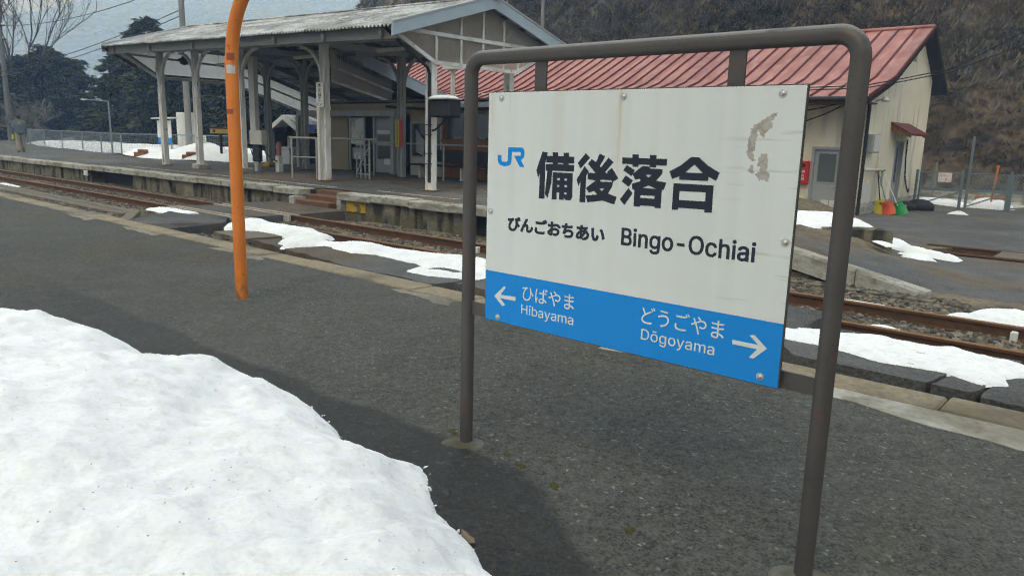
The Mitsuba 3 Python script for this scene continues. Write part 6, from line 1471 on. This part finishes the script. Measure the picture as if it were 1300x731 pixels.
# ------------------------------------------------------------------ the cliff and hillside behind the station
def hill_z(X, Y):
    yb = 36.2 + np.maximum(0, -24 - X) * 0.30
    d = Y - yb
    A = np.interp(X, [-125, -110, -98, -84, -66, -46, -30, 60], [0.05, 0.26, 0.75, 1.4, 1.6, 1.3, 1.0, 1.0])
    w = 2.4 * (mfbm(X * 0.11, Y * 0.05, 0, 4, 61) - 0.5) * 2.2
    t = np.maximum(0, d + w)
    z = 26 * (1 - np.exp(-t / 15.0)) * A
    led = mfbm(X * 0.22, Y * 0.22, 3, 5, 62)
    z = z + np.clip(t / 3, 0, 1) * A * (4.2 * (led - 0.5) + 1.5 * np.abs(mfbm(X * 0.5, Y * 0.5, 5, 4, 63) - 0.5) * 2 + 0.9 * (mfbm(X * 1.3, Y * 1.3, 7, 3, 64) - 0.5))
    return z - 0.85
yy = np.concatenate([np.arange(34.4, 56, 0.22), np.arange(56, 120, 1.2)])
hm = grid(np.arange(-125, 62, 0.42), yy, hill_z)
struct('hillside', 'steep brown rocky cliff and slope behind the station', hm, 'cliff', True)

def tufts(n, seed, ln, wd, blades, lo, hi, xr, mat, zmin=0.2, droop=0.6, dens=0.45, up=1.0):
    q_ = np.random.RandomState(seed)
    X = q_.uniform(*xr, n * 3)
    yb = 36.2 + np.maximum(0, -24 - X) * 0.30
    Y = yb + q_.uniform(lo, hi, n * 3)
    k = mfbm(X * 0.25, Y * 0.25, 1.0, 3, seed) > dens
    X, Y = X[k][:n], Y[k][:n]; n = len(X)
    Z = hill_z(X, Y)
    a = q_.uniform(0, 2 * np.pi, (n, blades)); L = ln * q_.uniform(0.45, 1.25, (n, blades)); r_ = q_.uniform(0.15, 1.0, (n, blades))
    dx, dy = np.cos(a) * r_, np.sin(a) * r_ - 0.45 * droop
    dz = up * (1.0 - 0.75 * r_)
    B = np.stack([X, Y, Z], -1)[:, None, :] + np.stack([q_.normal(0, 0.12, (n, blades)), q_.normal(0, 0.12, (n, blades)), q_.normal(0, 0.03, (n, blades))], -1)
    M = B + 0.55 * np.stack([dx, dy, dz], -1) * L[..., None]
    E = B + np.stack([dx * 1.15, dy * 1.15, dz - droop * 0.9], -1) * L[..., None]
    s = np.stack([-np.sin(a + 0.8), np.cos(a + 0.8), 0 * a], -1) * wd
    V = np.stack([B - s, B + s, M - 0.7 * s, M + 0.7 * s, E], 2).reshape(-1, 3)
    F = (np.array([[0, 1, 3], [0, 3, 2], [2, 3, 4]])[None] + 5 * np.arange(n * blades)[:, None, None]).reshape(-1, 3)
    return V, F
struct('dry_scrub', 'withered grass, vines and bare scrub hanging on the cliff', kind='stuff')
specs = [(10000, 1, 0.55, 0.030, 9, 0.3, 13, (-90, 20), 'scrub_brown', 0.6, 0.42), (4500, 2, 0.75, 0.024, 8, 0.3, 13, (-60, 20), 'scrub_ochre', 0.95, 0.47), (5500, 3, 0.45, 0.045, 10, 1.5, 13, (-60, 14), 'scrub_green', 0.25, 0.54),
         (10000, 4, 0.95, 0.018, 9, 0.3, 14, (-100, 20), 'twig', -0.15, 0.44), (4500, 5, 1.0, 0.018, 7, 0.5, 14, (-60, 20), 'twig_pale', 0.35, 0.46)]
for i, (n, sd, ln, wd, bl, lo, hi, xr, mat, droop, dens) in enumerate(specs):
    scene['dry_scrub__%03d' % (i + 1)] = ply(tufts(n, sd, ln, wd, bl, lo, hi, xr, mat, droop=droop, dens=dens), mat)

# ------------------------------------------------------------------ far mountain
th = np.radians(np.concatenate([np.arange(-60, 8, 1.0), np.arange(8, 36, 0.12), np.arange(36, 80, 1.0)]))
el = np.interp(np.degrees(th), [-60, -20, 5, 12, 15.5, 17.6, 22.4, 30, 42, 60, 80], [4.5, 4.6, 5.2, 6.2, 6.75, 7.35, 8.3, 10.4, 10.4, 9, 8])
rr = np.linspace(900, 2600, 110)
v = []
for i, t in enumerate(th):
    top = 1.3 + 2400 * math.tan(math.radians(el[i]))
    for r_ in rr:
        s = np.clip((r_ - 900) / 1500, 0, 1)
        v.append([-math.cos(t) * r_, math.sin(t) * r_, top * s ** 1.35])
v = np.array(v)
nz = 90 * (mfbm(v[:, 0] * 0.0025, v[:, 1] * 0.0025, 0, 5, 81) - 0.5) + 16 * (mfbm(v[:, 0] * 0.02, v[:, 1] * 0.02, 0, 3, 82) - 0.5) + 12 * np.abs(mfbm(v[:, 0] * 0.07, v[:, 1] * 0.07, 0, 2, 83) - 0.5)
v[:, 2] = v[:, 2] + nz * np.clip(v[:, 2] / 120, 0, 1) - 1.0
n, m_ = len(th), len(rr)
i, j = np.meshgrid(np.arange(n - 1), np.arange(m_ - 1), indexing='ij'); a = i * m_ + j
qd = np.stack([a, a + m_, a + m_ + 1, a + 1], -1).reshape(-1, 4)
struct('mountain', 'far wooded mountain fading into blue haze', tm(v, np.vstack([qd[:, [0, 1, 2]], qd[:, [0, 2, 3]]])), 'far_wood', True)

# ------------------------------------------------------------------ trees
def conifer(x, y, h, r0, lab, seed, n=2600, mats=('needle_a', 'needle_b', 'needle_c'), share=(0.45, 0.36, 0.19), z0=0.3, shape=0.8, rnd=0.35):
    q_ = np.random.RandomState(seed)
    k = thing('conifer_tree', lab, 'tree')
    part(k, 'trunk', tube([(x, y, -0.9), (x, y, h * 0.5), (x + 0.1, y, h * 0.97)], [0.22, 0.13, 0.02], 8), 'bark', True)
    limbs = []
    C_, A_r = [], []
    z = z0 + 0.15
    while z < h - 0.1:
        u = (z - z0) / (h - z0)
        env = r0 * ((1 - u) ** shape * (1 - rnd) + rnd * math.sqrt(max(0.0, 1 - (2 * u - 0.7) ** 2 / 1.9)) * min(1, (1 - u) * 6))
        nb = max(3, int(5 + 2.2 * env))
        for b in range(nb):
            az = 2 * math.pi * (b + q_.rand()) / nb
            L_ = env * q_.uniform(0.55, 1.15) * (0.72 + 0.6 * float(mfbm(math.cos(az) * 1.3 + x, math.sin(az) * 1.3 + y, z * 0.5, 3, seed)))
            if q_.rand() < 0.08: continue
            m__ = max(2, int(L_ * 5.5))
            t = q_.uniform(0.22, 1.0, m__) ** 0.7
            drp = q_.uniform(0.12, 0.34)
            C_.append(np.stack([x + np.cos(az) * L_ * t, y + np.sin(az) * L_ * t, z + q_.normal(0, 0.05, m__) + 0.18 * L_ * t - drp * L_ * t * t], -1))
            A_r.append(np.full(m__, az) + q_.normal(0, 0.25, m__))
        z += q_.uniform(0.2, 0.36)
    Cn = np.vstack(C_); ang = np.concatenate(A_r); n = len(Cn)
    which = np.searchsorted(np.cumsum(share), np.clip(0.65 * q_.rand(n) + 0.35 * mfbm(Cn[:, 0] * 0.8, Cn[:, 1] * 0.8, Cn[:, 2] * 0.8, 3, seed + 3) * 1.4, 0, 0.999))
    which = np.minimum(which, len(mats) - 1)
    bl = 20
    for mi_, mt_ in enumerate(mats):
        c = Cn[which == mi_]; aa = ang[which == mi_]
        if not len(c): continue
        nn = len(c)
        d = q_.normal(0, 1, (nn, bl, 3)); d /= np.linalg.norm(d, axis=-1, keepdims=True)
        d = d * [0.75, 0.75, 0.45] + 0.65 * np.stack([np.cos(aa), np.sin(aa), -0.25 + 0 * aa], -1)[:, None]
        L = q_.uniform(0.16, 0.46, (nn, bl, 1)) * (0.6 + 0.15 * r0)
        B = c[:, None] + q_.normal(0, 1, (nn, bl, 3)) * [0.14, 0.14, 0.07]
        E = B + d * L
        s = np.cross(d, q_.normal(0, 1, (nn, bl, 3))); s /= np.linalg.norm(s, axis=-1, keepdims=True) + 1e-9
        M1, M2 = B + d * L * 0.45 + s * L * 0.17, B + d * L * 0.45 - s * L * 0.17
        V = np.stack([B, M1, E, M2], 2).reshape(-1, 3)
        F = (np.array([[0, 1, 2], [0, 2, 3]])[None] + 4 * np.arange(nn * bl)[:, None, None]).reshape(-1, 3)
        part(k, 'crown', (V, F) and tm(V, F), mt_)
conifer(-77.5, 24.6, 8.2, 4.3, 'dense dark rounded evergreen standing beyond the fence under the bare tree', 101, 5200, shape=0.55, rnd=0.75)
conifer(-74.0, 19.8, 4.0, 2.8, 'lower evergreen bush behind the walking man', 107, 2400, shape=0.5, rnd=0.8)
conifer(-60.5, 26.4, 9.6, 5.0, 'tall dark conifer just left of the canopy roof end', 102, 5200, shape=0.85, rnd=0.18)
conifer(-55.0, 27.0, 8.2, 4.8, 'broad dark conifer behind the concrete pole', 103, 5000, shape=0.6, rnd=0.55)
conifer(-48.5, 28.5, 7.6, 4.4, 'dark conifer showing between the canopy posts', 104, 4200, shape=0.6, rnd=0.55)
conifer(-42.5, 31.0, 7.0, 4.0, 'dark conifer beyond the entrance porch', 105, 3200, shape=0.6, rnd=0.5)
conifer(-86.0, 21.5, 5.6, 4.6, 'greyish evergreen at the left edge behind the utility pole', 106, 2800, shape=0.5, rnd=0.7)

def bare_tree(x, y, h, lab, seed, spread=0.55, trunk=0.16, depth=6, z0=-0.8, mat='twig', first=0.32):
    q_ = np.random.RandomState(seed)
    k = thing('bare_tree', lab, 'tree')
    tw = []
    def grow(p, d, ln, r, lv):
        n_ = 4
        pts = [p]; dd = d.copy()
        for _ in range(n_):
            dd = dd + q_.normal(0, 0.09, 3) + [0, 0, 0.03]; dd /= np.linalg.norm(dd)
            pts.append(pts[-1] + dd * ln / n_)
        pts = np.array(pts)
        (tr_ if lv < 2 else tw).append(tube(pts, np.linspace(r, r * 0.62, n_ + 1), 6 if lv < 2 else 4, False))
        if lv >= depth: return
        kids = 3 if lv < 3 else (3 if q_.rand() < 0.5 else 2)
        for c in range(kids + (2 if lv == 0 else 0)):
            t = 1.0 if c == 0 else q_.uniform(0.35, 0.95)
            b = pts[0] + (pts[-1] - pts[0]) * t if t < 1 else pts[-1]
            b = pts[min(n_, int(t * n_))]
            e = dd + q_.normal(0, spread, 3) * [1, 1, 0.6]; e[2] = max(e[2], -0.05) + 0.12; e /= np.linalg.norm(e)
            grow(b, e, ln * q_.uniform(0.62, 0.86), r * (0.62 if c else 0.7), lv + 1)
    tr_ = []
    grow(np.array([x, y, z0]), np.array([0, 0, 1.0]), h * first, trunk, 0)
    part(k, 'trunk', cat(tr_), 'bark', True)
    part(k, 'crown', cat(tw), mat)
bare_tree(-77.0, 22.6, 15.0, 'tall bare tree spreading thin branches above the rounded evergreen', 201, 0.36, 0.15, 7, first=0.42)
bare_tree(-88.0, 22.0, 11.5, 'bare tree with upright branches at the left edge of the sky', 202, 0.36, 0.13, 7)
bare_tree(-64.0, 19.0, 6.0, 'low pale leafless tree in front of the rounded evergreen', 203, 0.7, 0.12, 6, mat='twig_pale')
for i, (x, y, h, lab) in enumerate(((-66, 42, 15, 'bare tree beyond the canopy roof, first right of the concrete pole'), (-60, 44, 15, 'bare tree on the slope above the middle of the canopy roof'), (-54, 47, 16, 'bare tree on the slope left of the ridge end'),
                                    (-47, 47, 15, 'bare tree on the slope above the canopy ridge'), (-72, 45, 13, 'bare tree behind the concrete pole'))):
    zz = float(hill_z(np.array([x]), np.array([y]))[0])
    bare_tree(x, y, h * 0.7, lab, 300 + i, 0.5, 0.16, 6, z0=zz - 0.3)
for i, (x, d, h, lab) in enumerate(((-30, 6, 5, 'bare shrub high on the cliff behind the canopy gable'), (-24, 7, 5, 'bare shrub on the cliff above the left part of the red roof'), (-18, 6, 5, 'bare shrub on the cliff above the middle of the red roof'), (-12, 7.5, 5, 'bare shrub on the cliff above the right sign post'),
                                    (-7, 6.5, 4, 'bare shrub on the cliff above the roof corner'), (-3, 7, 4, 'bare shrub on the cliff near the right edge'))):
    y = 36.2 + max(0, -24 - x) * 0.3 + d
    zz = float(hill_z(np.array([x]), np.array([y]))[0])
    bare_tree(x, y, h, lab, 320 + i, 0.75, 0.07, 5, z0=zz - 0.3, mat='twig', first=0.3)

# ------------------------------------------------------------------ air
scene['air'] = {'type': 'homogeneous', 'albedo': C(0.94, 0.975, 1.0), 'sigma_t': C(0.00068, 0.0010, 0.00165)}
scene['haze'] = {'type': 'cube', 'to_world': T().translate([0, 0, 255]).scale([2750, 2750, 257.5]), 'bsdf': {'type': 'null'}, 'interior': {'type': 'ref', 'id': 'air'}}
labels['haze'] = {'kind': 'stuff', 'label': 'pale blue winter haze filling the valley'}
labels['sky'] = {'kind': 'structure', 'label': 'bright overcast sky'}
